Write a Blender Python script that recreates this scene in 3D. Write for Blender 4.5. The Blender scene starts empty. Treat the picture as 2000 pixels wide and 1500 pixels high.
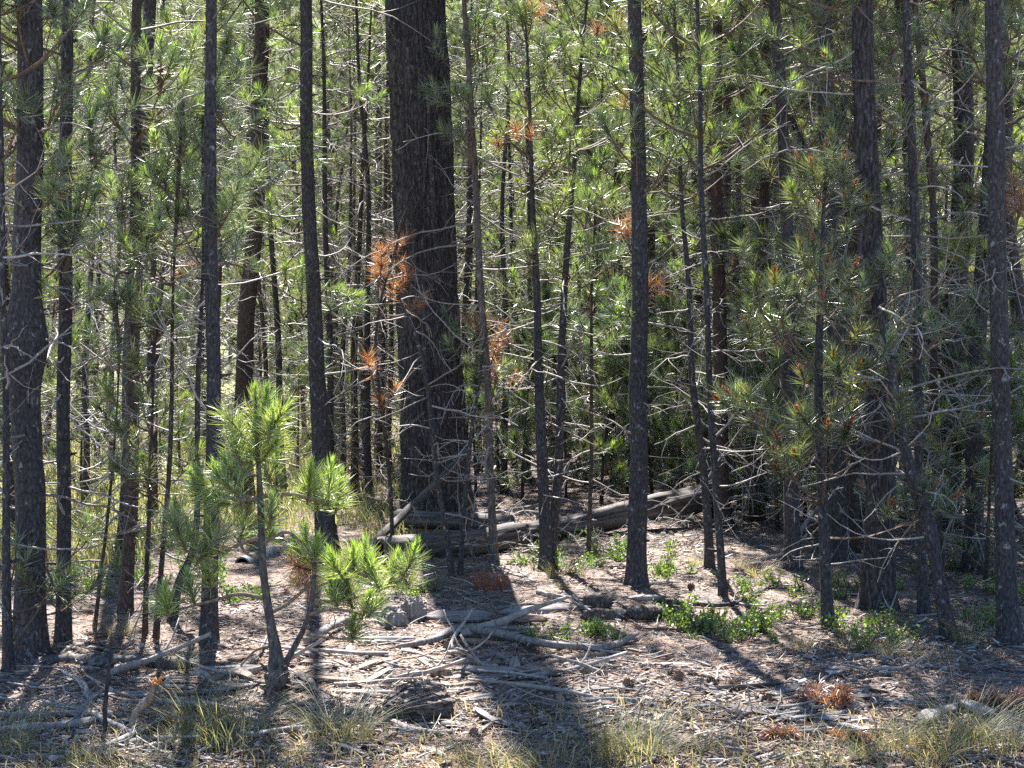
import bpy, bmesh, math, random
import numpy as np
from mathutils import Vector, Matrix, Quaternion

# ------------------------------------------------------------------ camera, sky, sun, exposure
sc = bpy.context.scene
C = sc.collection
F = 2900.0            # focal length in pixels of the 2000 x 1500 photograph
CAM_H = 1.60
PITCH = math.atan(80.0 / F)
cam_d = bpy.data.cameras.new('camera')
cam_d.sensor_width = 36.0
cam_d.lens = 36.0 * F / 2000.0
cam_d.clip_start = 0.05
cam_d.clip_end = 2000.0
cam = bpy.data.objects.new('camera', cam_d)
C.objects.link(cam)
cam.location = (0, 0, CAM_H)
cam.rotation_euler = (math.pi / 2 - PITCH, 0, 0)
sc.camera = cam

SUN_EL = math.radians(54.0)
SUN_AZ = math.radians(-8.5)          # from +Y, negative = towards -X
SUN_DIR = Vector((math.sin(SUN_AZ) * math.cos(SUN_EL), math.cos(SUN_AZ) * math.cos(SUN_EL), math.sin(SUN_EL)))
world = bpy.data.worlds.new('World')
sc.world = world
world.use_nodes = True
wn = world.node_tree
bg = wn.nodes['Background']
sky = wn.nodes.new('ShaderNodeTexSky')
sky.sky_type = 'NISHITA'
sky.sun_disc = False
sky.sun_elevation = SUN_EL
sky.sun_rotation = SUN_AZ
sky.air_density = 1.0
sky.dust_density = 0.3
sky.ozone_density = 6.0
wn.links.new(sky.outputs['Color'], bg.inputs['Color'])
bg.inputs['Strength'].default_value = 0.058
sun_d = bpy.data.lights.new('sun', 'SUN')
sun_d.energy = 5.0
sun_d.angle = math.radians(0.53)
sun_d.color = (1.0, 0.97, 0.93)
sun = bpy.data.objects.new('sun', sun_d)
C.objects.link(sun)
sun.rotation_euler = SUN_DIR.to_track_quat('Z', 'Y').to_euler()
sun.location = (0, 0, 40)

sc.view_settings.view_transform = 'Standard'
sc.view_settings.look = 'None'
sc.view_settings.gamma = 1.0
sc.view_settings.exposure = 2.42
sc.view_settings.use_curve_mapping = False
sc.render.engine = 'CYCLES'
cy = sc.cycles
cy.max_bounces = 6
cy.diffuse_bounces = 2
cy.glossy_bounces = 2
cy.transmission_bounces = 4
cy.transparent_max_bounces = 4
cy.sample_clamp_indirect = 4.0
cy.caustics_reflective = False
cy.caustics_refractive = False
cy.use_denoising = False

rng = np.random.default_rng(11)
R = random.Random(5)

# ------------------------------------------------------------------ small maths
def _hash(ix, iy, iz):
    n = (ix * 374761393 + iy * 668265263 + iz * 2147483647 + 1274126177) & 0xFFFFFFFF
    n = ((n ^ (n >> 13)) * 1274126177) & 0xFFFFFFFF
    n = n ^ (n >> 16)
    return (n & 0xFFFF) / 32767.5 - 1.0

def vnoise(p):
    """smooth value noise, p (...,3) -> (...) in -1..1"""
    p = np.asarray(p, float)
    i = np.floor(p).astype(np.int64)
    f = p - i
    f = f * f * (3 - 2 * f)
    out = 0
    for dx in (0, 1):
        wx = f[..., 0] if dx else 1 - f[..., 0]
        for dy in (0, 1):
            wy = f[..., 1] if dy else 1 - f[..., 1]
            for dz in (0, 1):
                wz = f[..., 2] if dz else 1 - f[..., 2]
                out = out + wx * wy * wz * _hash(i[..., 0] + dx, i[..., 1] + dy, i[..., 2] + dz)
    return out

def fbm(p, o=3):
    s, a, k = 0, 1.0, 1.0
    for _ in range(o):
        s = s + a * vnoise(np.asarray(p) * k + 17.3 * k)
        a *= 0.5; k *= 2.03
    return s

def ground_z(x, y):
    x = np.asarray(x, float); y = np.asarray(y, float)
    q = np.stack([x, y, np.zeros_like(x)], -1)
    d = np.maximum(y, 0)
    near = np.clip((40 - np.abs(y)) / 20, 0.25, 1)
    z = (0.045 * vnoise(q * 0.55 + 3.1) + 0.022 * vnoise(q * 1.7) + 0.010 * vnoise(q * 5.0)) * near
    z = z + 0.010 * np.clip(d - 22, 0, None)
    z = z + 0.0030 * np.clip(d - 62, 0, 110) ** 2 + 0.66 * np.clip(d - 172, 0, None)
    return z

def gz(x, y):
    return float(ground_z(x, y))

CP, SP = math.cos(PITCH), math.sin(PITCH)
def ray(px, py):
    a = (px - 1000) / F; b = (750 - py) / F
    return np.array([a, CP + b * SP, -SP + b * CP])

def P(px, py, Y):
    """the point seen at photograph pixel px,py at distance Y in front of the camera"""
    d = ray(px, py)
    t = Y / d[1]
    return np.array([0, 0, CAM_H]) + d * t

def G(px, py):
    """where the ground is seen at that pixel"""
    d = ray(px, py)
    z = 0.0
    for _ in range(6):
        t = (z - CAM_H) / d[2]
        q = d * t
        z = gz(q[0], q[1])
    return np.array([q[0], q[1], z])

def px_of(p):
    x, y, z = p[0], p[1], p[2] - CAM_H
    dep = y * CP - z * SP
    up = y * SP + z * CP
    return 1000 + F * x / dep, 750 - F * up / dep

def cr(pts, n):
    """Catmull-Rom through pts (m,k) -> (n,k)"""
    p = np.asarray(pts, float)
    if len(p) == 2:
        return p[0] + (p[1] - p[0]) * np.linspace(0, 1, n)[:, None]
    q = np.vstack([2 * p[0] - p[1], p, 2 * p[-1] - p[-2]])
    t = np.linspace(0, len(p) - 1 - 1e-9, n)
    i = t.astype(int); f = (t - i)[:, None]
    a, b, c, d = q[i], q[i + 1], q[i + 2], q[i + 3]
    return 0.5 * ((2 * b) + (-a + c) * f + (2 * a - 5 * b + 4 * c - d) * f ** 2 + (-a + 3 * b - 3 * c + d) * f ** 3)

def norm(v):
    v = np.asarray(v, float)
    return v / (np.linalg.norm(v, axis=-1, keepdims=True) + 1e-12)

# ------------------------------------------------------------------ mesh collector
class MB:
    def __init__(self):
        self.v, self.c, self.t, self.q, self.tm, self.qm = [], [], [], [], [], []
        self.n = 0
    def add(self, v, tris=None, quads=None, col=(1, 1, 1), mat=0):
        v = np.asarray(v, float).reshape(-1, 3)
        c = np.asarray(col, float)
        if c.ndim == 1:
            c = np.repeat(c[None, :3], len(v), 0)
        self.v.append(v); self.c.append(c[:, :3])
        if tris is not None and len(tris):
            self.t.append(np.asarray(tris, int) + self.n); self.tm.append(np.full(len(tris), mat))
        if quads is not None and len(quads):
            self.q.append(np.asarray(quads, int) + self.n); self.qm.append(np.full(len(quads), mat))
        self.n += len(v)
    def empty(self):
        return self.n == 0
    def tube(self, path, rad, k=5, col=(1, 1, 1), mat=0, cap=True, disp=None):
        p = np.asarray(path, float); n = len(p)
        r = np.broadcast_to(np.asarray(rad, float), (n,))
        t = np.gradient(p, axis=0); t = norm(t)
        m = t.mean(0)
        ref = np.array([0, 0, 1.0]) if abs(m[2]) < 0.8 * np.linalg.norm(m) else np.array([1.0, 0, 0])
        u = norm(np.cross(t, ref)); w = np.cross(t, u)
        a = np.arange(k) * 2 * math.pi / k
        rr = r[:, None] * np.ones((n, k)) if disp is None else r[:, None] * (1 + disp)
        v = p[:, None, :] + rr[..., None] * (np.cos(a)[None, :, None] * u[:, None, :] + np.sin(a)[None, :, None] * w[:, None, :])
        i = np.arange(n - 1)[:, None] * k; j = np.arange(k)[None, :]; j2 = (j + 1) % k
        q = np.stack([i + j, i + j2, i + k + j2, i + k + j], -1).reshape(-1, 4)
        v = v.reshape(-1, 3)
        tr = []
        if cap:
            v = np.vstack([v, p[:1], p[-1:]])
            b0, b1 = n * k, n * k + 1
            for s in range(k):
                s2 = (s + 1) % k
                tr.append((b0, s2, s)); tr.append((b1, (n - 1) * k + s, (n - 1) * k + s2))
        c = np.asarray(col, float)
        if c.ndim == 2 and len(c) == n:
            c = np.repeat(c, k, 0)
            if cap: c = np.vstack([c, c[:1], c[-1:]])
        self.add(v, tr, q, c, mat)
    def build(self, name, mats, parent=None, smooth=True):
        me = bpy.data.meshes.new(name)
        v = np.vstack(self.v); c = np.vstack(self.c)
        t = np.vstack(self.t) if self.t else np.zeros((0, 3), int)
        q = np.vstack(self.q) if self.q else np.zeros((0, 4), int)
        nt, nq = len(t), len(q)
        me.vertices.add(len(v)); me.vertices.foreach_set('co', v.astype(np.float32).ravel())
        loops = np.concatenate([t.ravel(), q.ravel()]).astype(np.int32)
        me.loops.add(len(loops)); me.loops.foreach_set('vertex_index', loops)
        me.polygons.add(nt + nq)
        st = np.concatenate([np.arange(nt) * 3, nt * 3 + np.arange(nq) * 4]).astype(np.int32)
        me.polygons.foreach_set('loop_start', st)
        mi = np.concatenate([np.concatenate(self.tm) if self.tm else np.zeros(0), np.concatenate(self.qm) if self.qm else np.zeros(0)]).astype(np.int32)
        me.polygons.foreach_set('material_index', mi)
        me.polygons.foreach_set('use_smooth', np.full(nt + nq, smooth))
        a = me.attributes.new('Col', 'FLOAT_COLOR', 'POINT')
        a.data.foreach_set('color', np.hstack([c, np.ones((len(c), 1))]).astype(np.float32).ravel())
        me.update(calc_edges=True)
        for m in (mats if isinstance(mats, (list, tuple)) else [mats]):
            me.materials.append(m)
        o = bpy.data.objects.new(name, me)
        C.objects.link(o)
        if parent is not None:
            o.parent = parent
        return o

def tag(o, label=None, cat=None, group=None, kind=None):
    if label: o['label'] = label
    if cat: o['category'] = cat
    if group: o['group'] = group
    if kind: o['kind'] = kind
    return o

def empty(name, loc, label=None, cat=None, group=None):
    o = bpy.data.objects.new(name, None)
    o.empty_display_size = 0.1
    C.objects.link(o)
    o.location = loc
    return tag(o, label, cat, group)

def copy_tree(o, parent=None):
    c = o.copy(); C.objects.link(c); c.parent = parent
    for ch in list(o.children):
        copy_tree(ch, c)
    return c

# ------------------------------------------------------------------ materials
def new_mat(name):
    m = bpy.data.materials.new(name); m.use_nodes = True
    nt = m.node_tree
    for n in list(nt.nodes): nt.nodes.remove(n)
    return m, nt
def nd(nt, t, **kw):
    n = nt.nodes.new(t)
    for k, v in kw.items():
        if k.startswith('i_'):
            n.inputs[k[2:].replace('_', ' ')].default_value = v
        else:
            setattr(n, k, v)
    return n
def ramp(nt, fac, stops):
    n = nt.nodes.new('ShaderNodeValToRGB')
    e = n.color_ramp.elements
    while len(e) > 1: e.remove(e[-1])
    e[0].position = stops[0][0]; e[0].color = (*stops[0][1], 1)
    for p, c in stops[1:]:
        x = e.new(p); x.color = (*c, 1)
    nt.links.new(fac, n.inputs['Fac'])
    return n.outputs['Color']
def mixc(nt, a, b, fac, mode='MIX'):
    n = nt.nodes.new('ShaderNodeMix'); n.data_type = 'RGBA'; n.blend_type = mode
    L = nt.links.new
    for s, val in ((6, a), (7, b)):
        if isinstance(val, tuple): n.inputs[s].default_value = (*val, 1)
        else: L(val, n.inputs[s])
    if isinstance(fac, float): n.inputs[0].default_value = fac
    else: L(fac, n.inputs[0])
    return n.outputs[2]
def scaled(nt, scale, src='Object'):
    tc = nt.nodes.new('ShaderNodeTexCoord'); mp = nt.nodes.new('ShaderNodeMapping')
    mp.inputs['Scale'].default_value = scale
    nt.links.new(tc.outputs[src], mp.inputs['Vector'])
    return mp.outputs['Vector']
def noise(nt, vec, scale, detail=4, rough=0.6):
    n = nd(nt, 'ShaderNodeTexNoise'); n.inputs['Scale'].default_value = scale
    n.inputs['Detail'].default_value = detail; n.inputs['Roughness'].default_value = rough
    nt.links.new(vec, n.inputs['Vector'])
    return n.outputs['Fac']
def voro(nt, vec, scale, feature='F1'):
    n = nd(nt, 'ShaderNodeTexVoronoi', feature=feature); n.inputs['Scale'].default_value = scale
    nt.links.new(vec, n.inputs['Vector'])
    return n.outputs['Distance']
def finish(nt, col, rough=0.85, bump=None, bstr=0.5, bdist=0.02, spec=0.3):
    out = nd(nt, 'ShaderNodeOutputMaterial'); b = nd(nt, 'ShaderNodeBsdfPrincipled')
    if isinstance(col, tuple): b.inputs['Base Color'].default_value = (*col, 1)
    else: nt.links.new(col, b.inputs['Base Color'])
    b.inputs['Roughness'].default_value = rough
    b.inputs['Specular IOR Level'].default_value = spec
    if bump is not None:
        bp = nd(nt, 'ShaderNodeBump'); bp.inputs['Strength'].default_value = bstr; bp.inputs['Distance'].default_value = bdist
        nt.links.new(bump, bp.inputs['Height']); nt.links.new(bp.outputs['Normal'], b.inputs['Normal'])
    nt.links.new(b.outputs['BSDF'], out.inputs['Surface'])

def attr(nt):
    a = nd(nt, 'ShaderNodeAttribute'); a.attribute_name = 'Col'
    return a.outputs['Color']

def leaf_mat(name, trans=0.5, gloss=0.10, rough=0.38, tint=(1.15, 1.12, 0.45)):
    m, nt = new_mat(name); L = nt.links.new
    col = attr(nt)
    inf = nd(nt, 'ShaderNodeObjectInfo')
    var = ramp(nt, inf.outputs['Random'], [(0, (0.80, 0.84, 0.82)), (0.5, (1, 1, 1)), (1, (1.18, 1.08, 0.9))])
    col = mixc(nt, col, var, 1.0, 'MULTIPLY')
    tcol = mixc(nt, col, tint, 1.0, 'MULTIPLY')
    d = nd(nt, 'ShaderNodeBsdfDiffuse'); t = nd(nt, 'ShaderNodeBsdfTranslucent'); g = nd(nt, 'ShaderNodeBsdfGlossy')
    g.inputs['Roughness'].default_value = rough
    L(col, d.inputs['Color']); L(tcol, t.inputs['Color'])
    m1 = nd(nt, 'ShaderNodeMixShader'); m1.inputs[0].default_value = trans
    L(d.outputs[0], m1.inputs[1]); L(t.outputs[0], m1.inputs[2])
    m2 = nd(nt, 'ShaderNodeMixShader'); m2.inputs[0].default_value = gloss
    L(m1.outputs[0], m2.inputs[1]); L(g.outputs[0], m2.inputs[2])
    out = nd(nt, 'ShaderNodeOutputMaterial'); L(m2.outputs[0], out.inputs['Surface'])
    return m

M_NEEDLE = leaf_mat('pine_needles', 0.48, 0.15, 0.45)
M_GRASS = leaf_mat('grass_blades', 0.5, 0.05, 0.5, (1.1, 1.05, 0.6))
M_LEAF = leaf_mat('broad_leaves', 0.45, 0.08, 0.4, (1.1, 1.2, 0.4))

def twig_mat():
    m, nt = new_mat('twig_bark')
    v = scaled(nt, (1, 1, 1))
    n = noise(nt, v, 60, 3)
    col = mixc(nt, attr(nt), ramp(nt, n, [(0.3, (0.45, 0.43, 0.42)), (0.7, (1.25, 1.2, 1.15))]), 1.0, 'MULTIPLY')
    finish(nt, col, 0.75, n, 0.4, 0.004)
    return m
M_TWIG = twig_mat()

def bark_mat(name, dark, mid, light, sx=22.0, sz=6.0, bstr=1.0, bdist=0.02, lichen=0.0):
    m, nt = new_mat(name)
    v = scaled(nt, (sx, sx, sz))
    wob = nd(nt, 'ShaderNodeTexNoise'); wob.inputs['Scale'].default_value = 0.8; wob.inputs['Detail'].default_value = 3
    nt.links.new(v, wob.inputs['Vector'])
    vv = mixc(nt, v, wob.outputs['Color'], 0.45)
    pl = voro(nt, vv, 1.0, 'DISTANCE_TO_EDGE')
    n1 = noise(nt, v, 1.4, 6, 0.7)
    n2 = noise(nt, scaled(nt, (3, 3, 1)), 1.0, 4)
    plate = mixc(nt, ramp(nt, pl, [(0.0, dark), (0.12, mid), (0.6, light)]), ramp(nt, n1, [(0.3, dark), (0.5, mid), (0.72, light)]), 0.55)
    col = mixc(nt, plate, ramp(nt, n1, [(0.25, (0.55, 0.53, 0.52)), (0.75, (1.35, 1.3, 1.25))]), 1.0, 'MULTIPLY')
    col = mixc(nt, col, ramp(nt, n2, [(0.3, (0.75, 0.72, 0.72)), (0.7, (1.2, 1.15, 1.1))]), 1.0, 'MULTIPLY')
    if lichen > 0:
        nl = noise(nt, scaled(nt, (1, 1, 0.7)), 26, 5, 0.7)
        f = ramp(nt, nl, [(0.60, (0, 0, 0)), (0.66, (lichen, lichen, lichen))])
        col = mixc(nt, col, (0.42, 0.44, 0.40), f)
    h = mixc(nt, ramp(nt, pl, [(0, (0, 0, 0)), (0.25, (1, 1, 1))]), n1, 0.45)
    finish(nt, col, 0.9, h, bstr, bdist, 0.25)
    return m
M_BARK = bark_mat('lodgepole_bark', (0.019, 0.018, 0.020), (0.062, 0.060, 0.066), (0.130, 0.126, 0.136), 75, 30, 0.8, 0.008, 0.5)  # cool tint carries a bluish flare veil in the bark colour
M_BARK2 = bark_mat('brown_bark', (0.022, 0.017, 0.015), (0.076, 0.060, 0.053), (0.14, 0.115, 0.10), 65, 26, 0.8, 0.008, 0.3)
M_BIGBARK = bark_mat('old_furrowed_bark', (0.011, 0.010, 0.012), (0.054, 0.050, 0.055), (0.18, 0.168, 0.178), 55, 14, 0.9, 0.012, 0.3)
M_PALEBARK = bark_mat('pale_stem_bark', (0.045, 0.041, 0.041), (0.125, 0.115, 0.113), (0.21, 0.198, 0.195), 60, 20, 0.6, 0.006, 0.4)
M_BLACKBARK = bark_mat('rotting_bark', (0.022, 0.018, 0.017), (0.11, 0.095, 0.088), (0.26, 0.24, 0.225), 26, 60, 0.9, 0.015, 0.5)

def wood_mat(name, a, b, c, sx=55.0, sz=2.2):
    m, nt = new_mat(name)
    v = scaled(nt, (sx, sx, sz))
    n1 = noise(nt, v, 1.0, 5, 0.65)
    n2 = noise(nt, scaled(nt, (4, 4, 4)), 1.0, 4)
    n3 = noise(nt, scaled(nt, (sx * 0.35, sx * 0.35, sz * 0.5)), 1.0, 4, 0.6)
    col = ramp(nt, n1, [(0.28, a), (0.5, b), (0.75, c)])
    col = mixc(nt, col, ramp(nt, n2, [(0.3, (0.62, 0.60, 0.60)), (0.7, (1.15, 1.1, 1.05))]), 1.0, 'MULTIPLY')
    col = mixc(nt, col, ramp(nt, n3, [(0.30, (0.18, 0.16, 0.15)), (0.42, (1, 1, 1))]), 0.85, 'MULTIPLY')
    finish(nt, col, 0.8, n1, 0.7, 0.008)
    return m
M_WOOD = wood_mat('weathered_grey_wood', (0.07, 0.066, 0.064), (0.23, 0.215, 0.205), (0.40, 0.38, 0.36))
M_TANWOOD = wood_mat('rotten_tan_wood', (0.08, 0.054, 0.04), (0.25, 0.185, 0.14), (0.43, 0.345, 0.275), 50, 3)
M_DARKWOOD = wood_mat('old_log_wood', (0.03, 0.027, 0.026), (0.10, 0.09, 0.084), (0.25, 0.232, 0.22), 34, 1.2)
M_STICK = wood_mat('stick_wood', (0.15, 0.135, 0.125), (0.33, 0.30, 0.28), (0.47, 0.44, 0.415), 60, 4)

def plain_mat(name, col, rough=0.8):
    m, nt = new_mat(name)
    n = noise(nt, scaled(nt, (1, 1, 1)), 30, 4)
    finish(nt, mixc(nt, col, ramp(nt, n, [(0.3, (0.6, 0.6, 0.6)), (0.7, (1.3, 1.3, 1.3))]), 1.0, 'MULTIPLY'), rough, n, 0.4, 0.005)
    return m
M_HOLLOW = plain_mat('dark_hollow', (0.02, 0.016, 0.014), 0.95)  # near-black log heart; also paints the shade inside the pipes
M_PIPE = plain_mat('galvanised_grey', (0.13, 0.15, 0.155), 0.6)
M_CONE = plain_mat('cone_scale', (0.20, 0.145, 0.11), 0.8)

def ground_mat():
    m, nt = new_mat('forest_floor')
    v = scaled(nt, (1, 1, 1))
    big = noise(nt, v, 0.9, 4, 0.6)
    mid = noise(nt, v, 6.0, 5, 0.65)
    fine = noise(nt, v, 55.0, 5, 0.75)
    fib = noise(nt, scaled(nt, (150, 22, 60)), 1.0, 3, 0.7)
    fib2 = noise(nt, scaled(nt, (25, 140, 60)), 1.0, 3, 0.7)
    litter = ramp(nt, fine, [(0.25, (0.040, 0.026, 0.019)), (0.43, (0.165, 0.118, 0.092)), (0.58, (0.375, 0.29, 0.235)), (0.78, (0.56, 0.475, 0.41))])
    duff = ramp(nt, fine, [(0.28, (0.030, 0.026, 0.025)), (0.5, (0.125, 0.11, 0.105)), (0.75, (0.38, 0.35, 0.335))])
    col = mixc(nt, litter, duff, ramp(nt, mid, [(0.38, (0, 0, 0)), (0.56, (1, 1, 1))]))
    fm = mixc(nt, fib, fib2, ramp(nt, mid, [(0.45, (0, 0, 0)), (0.55, (1, 1, 1))]))
    col = mixc(nt, col, ramp(nt, fm, [(0.30, (0.45, 0.42, 0.40)), (0.65, (1.35, 1.3, 1.25))]), 0.8, 'MULTIPLY')
    # green growth: the meadow on the left behind the first pines and all far ground
    geo = nd(nt, 'ShaderNodeTexCoord'); sep = nd(nt, 'ShaderNodeSeparateXYZ'); nt.links.new(geo.outputs['Object'], sep.inputs[0])
    def ms(op, a, b):
        n = nd(nt, 'ShaderNodeMath', operation=op)
        for i, val in enumerate((a, b)):
            if isinstance(val, (int, float)): n.inputs[i].default_value = val
            else: nt.links.new(val, n.inputs[i])
        return n.outputs[0]
    gy = ms('MULTIPLY', ms('SUBTRACT', sep.outputs['Y'], 8.6), 0.22)
    gx = ms('MULTIPLY', ms('ADD', sep.outputs['X'], 1.2), -0.45)
    far = ms('MULTIPLY', ms('SUBTRACT', sep.outputs['Y'], 24.0), 0.035)
    cl = nd(nt, 'ShaderNodeClamp'); nt.links.new(gy, cl.inputs[0])
    cl2 = nd(nt, 'ShaderNodeClamp'); nt.links.new(gx, cl2.inputs[0])
    cl3 = nd(nt, 'ShaderNodeClamp'); nt.links.new(far, cl3.inputs[0])
    gm = ms('ADD', ms('MULTIPLY', cl.outputs[0], cl2.outputs[0]), ms('MULTIPLY', cl3.outputs[0], 0.35))
    gm = ms('ADD', gm, ms('MULTIPLY', ms('SUBTRACT', mid, 0.5), 1.6))
    green = ramp(nt, fine, [(0.25, (0.09, 0.10, 0.045)), (0.5, (0.24, 0.26, 0.11)), (0.75, (0.44, 0.42, 0.26))])
    col = mixc(nt, col, green, ramp(nt, gm, [(0.42, (0, 0, 0)), (0.75, (1, 1, 1))]))
    h = mixc(nt, fine, fm, 0.5)
    finish(nt, col, 0.95, h, 1.0, 0.02, 0.15)
    return m
M_GROUND = ground_mat()

# ------------------------------------------------------------------ ground sheet
def build_ground():
    ys = np.concatenate([np.linspace(-40, 3.0, 14)[:-1], np.geomspace(3.0, 40, 240)[:-1], np.geomspace(40, 900, 60)])
    xs = np.sinh(np.linspace(-1, 1, 221) * 6.2) / math.sinh(6.2) * 600
    X, Y = np.meshgrid(xs, ys)
    Z = ground_z(X, Y)
    q = np.stack([X, Y, X * 0], -1)
    Z = Z + np.where((Y > 3) & (Y < 25), 0.010 * vnoise(q * 13.0) + 0.006 * vnoise(q * 29.0), 0)
    ny, nx = X.shape
    v = np.stack([X, Y, Z], -1).reshape(-1, 3)
    i = np.arange(ny - 1)[:, None] * nx; j = np.arange(nx - 1)[None, :]
    qd = np.stack([i + j, i + j + 1, i + nx + j + 1, i + nx + j], -1).reshape(-1, 4)
    mb = MB(); mb.add(v, None, qd)
    o = mb.build('ground', M_GROUND)
    tag(o, 'needle-strewn forest floor of tan litter turning to green meadow', 'ground', kind='structure')
build_ground()

# ------------------------------------------------------------------ needles, twigs, branches
GREEN = np.array([0.072, 0.118, 0.056])
OLIVE = np.array([0.250, 0.295, 0.145])
FRESH = np.array([0.29, 0.45, 0.095])
RUST = np.array([0.29, 0.13, 0.085])
POLLEN = np.array([0.36, 0.125, 0.045])
GREYTWIG = np.array([0.36, 0.335, 0.315])
LIVETWIG = np.array([0.15, 0.105, 0.075])

def needles(mb, p0, d, L, n, nl, w, a0, a1, col, rg, curved=False, mat=0, colvar=0.18, droop=0.0):
    """n needles on every shoot p0,d (S,3) of length L (S,); angles a0..a1 from the shoot, a1 at its tip"""
    p0 = np.asarray(p0, float).reshape(-1, 3); d = norm(np.asarray(d, float).reshape(-1, 3)); S = len(p0)
    if S == 0: return
    L = np.broadcast_to(np.asarray(L, float), (S,)); nl = np.broadcast_to(np.asarray(nl, float), (S,))
    col = np.asarray(col, float); col = np.repeat(col[None], S, 0) if col.ndim == 1 else col
    ref = np.where(np.abs(d[:, 2:3]) < 0.9, np.array([[0, 0, 1.0]]), np.array([[1.0, 0, 0]]))
    u = norm(np.cross(d, ref)); v = np.cross(d, u)
    t = rg.random((S, n)); ph = rg.random((S, n)) * 2 * math.pi
    ang = (a0 + (a1 - a0) * t) * (1 + 0.25 * rg.standard_normal((S, n)))
    ca, sa = np.cos(ang)[..., None], np.sin(ang)[..., None]
    dr = ca * d[:, None] + sa * (np.cos(ph)[..., None] * u[:, None] + np.sin(ph)[..., None] * v[:, None])
    base = p0[:, None] + d[:, None] * (L[:, None] * t)[..., None]
    ln = nl[:, None] * (0.75 + 0.4 * rg.random((S, n)))
    wv = norm(np.cross(dr, rg.standard_normal((S, n, 3)))) * (w * 0.5)
    g = np.array([0, 0, -droop])
    tip = base + dr * ln[..., None] + g * ln[..., None]
    cc = col[:, None] * (1 + colvar * rg.standard_normal((S, n, 1)))
    cc = np.clip(cc, 0.005, 1)
    m = S * n
    if curved:
        bend = norm(np.cross(wv, dr)) * (ln * 0.10 * rg.standard_normal((S, n)))[..., None]
        md = base + dr * ln[..., None] * 0.55 + bend
        V = np.stack([base - wv, base + wv, md + wv * 0.9, md - wv * 0.9, tip], 2).reshape(-1, 3)
        i = np.arange(m)[:, None] * 5
        mb.add(V, i + np.array([[3, 2, 4]]), i + np.array([[0, 1, 2, 3]]), np.repeat(cc.reshape(-1, 3), 5, 0), mat)
    else:
        V = np.stack([base - wv, base + wv, tip], 2).reshape(-1, 3)
        mb.add(V, np.arange(m * 3).reshape(-1, 3), None, np.repeat(cc.reshape(-1, 3), 3, 0), mat)

def bend_path(p, d, L, up, n, wob, rg):
    """path from p along d, turning by up (towards +Z when > 0) along its length"""
    pts = [np.array(p, float)]; d = norm(d); st = L / (n - 1)
    for i in range(n - 1):
        d = norm(d + np.array([0, 0, up]) / (n - 1) + wob * rg.standard_normal(3))
        pts.append(pts[-1] + d * st)
    return np.array(pts)

class Shoots:
    def __init__(self): self.p, self.d, self.L, self.kind = [], [], [], []
    def add(self, p, d, L, kind):
        self.p.append(p); self.d.append(d); self.L.append(L); self.kind.append(kind)

def live_branch(mb, sh, p, d, L, rg, r0=None, lat=4.6, up=0.9, rust=0.03, k=3):
    n = 6
    path = bend_path(p, d, L, up, n, 0.07, rg)
    r0 = r0 or 0.004 + 0.009 * L
    mb.tube(path, np.linspace(r0, 0.0028, n), k, LIVETWIG * (0.8 + 0.5 * rg.random()), 1, cap=False)
    td = norm(path[-1] - path[-2])
    kd = 2 if rg.random() < rust else 0
    sh.add(path[-1] - td * 0.03, td, 0.07 + 0.07 * rg.random(), kd)
    m = int(L * lat * (0.7 + 0.6 * rg.random()))
    side = 1
    for i in range(m):
        t = 0.30 + 0.66 * (i + rg.random()) / max(m, 1)
        f = t * (n - 1); j = min(int(f), n - 2); q = path[j] + (path[j + 1] - path[j]) * (f - j)
        bd = norm(path[j + 1] - path[j])
        s = norm(np.cross(bd, [0, 0, 1.0])) * side; side = -side
        dd = norm(bd * 0.75 + s * (0.5 + 0.5 * rg.random()) + np.array([0, 0, 0.35 * rg.random() - 0.02]))
        LL = (0.10 + 0.32 * L * (1 - 0.55 * t)) * (0.6 + 0.7 * rg.random())
        pp = bend_path(q, dd, LL, 0.55, 4, 0.08, rg)
        mb.tube(pp, np.linspace(0.0042, 0.0024, 4), 3, LIVETWIG, 1, cap=False)
        e = norm(pp[-1] - pp[-2])
        sh.add(pp[-1] - e * 0.04, norm(e + [0, 0, 0.25]), 0.06 + 0.07 * rg.random(), kd if rg.random() < 0.8 else 0)

def dead_branch(mb, p, d, L, rg, r0=None, forks=3, k=3, up=-0.1, col=None, mat=1):
    n = 7
    path = bend_path(p, d, L, up, n, 0.16, rg)
    c = (GREYTWIG if col is None else col) * (0.6 + 0.7 * rg.random())
    r0 = r0 or 0.0035 + 0.006 * L
    mb.tube(path, np.linspace(r0, 0.0018, n), k, c, mat, cap=False)
    for f in range(forks):
        t = 0.2 + 0.7 * rg.random(); g = t * (n - 1); j = min(int(g), n - 2)
        q = path[j] + (path[j + 1] - path[j]) * (g - j)
        dd = norm(norm(path[j + 1] - path[j]) + 0.9 * rg.standard_normal(3))
        mb.tube(bend_path(q, dd, L * (0.2 + 0.35 * rg.random()), 0.4 * rg.standard_normal(), 5, 0.22, rg), np.linspace(0.0032, 0.0014, 5), 3, c, mat, cap=False)

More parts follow.
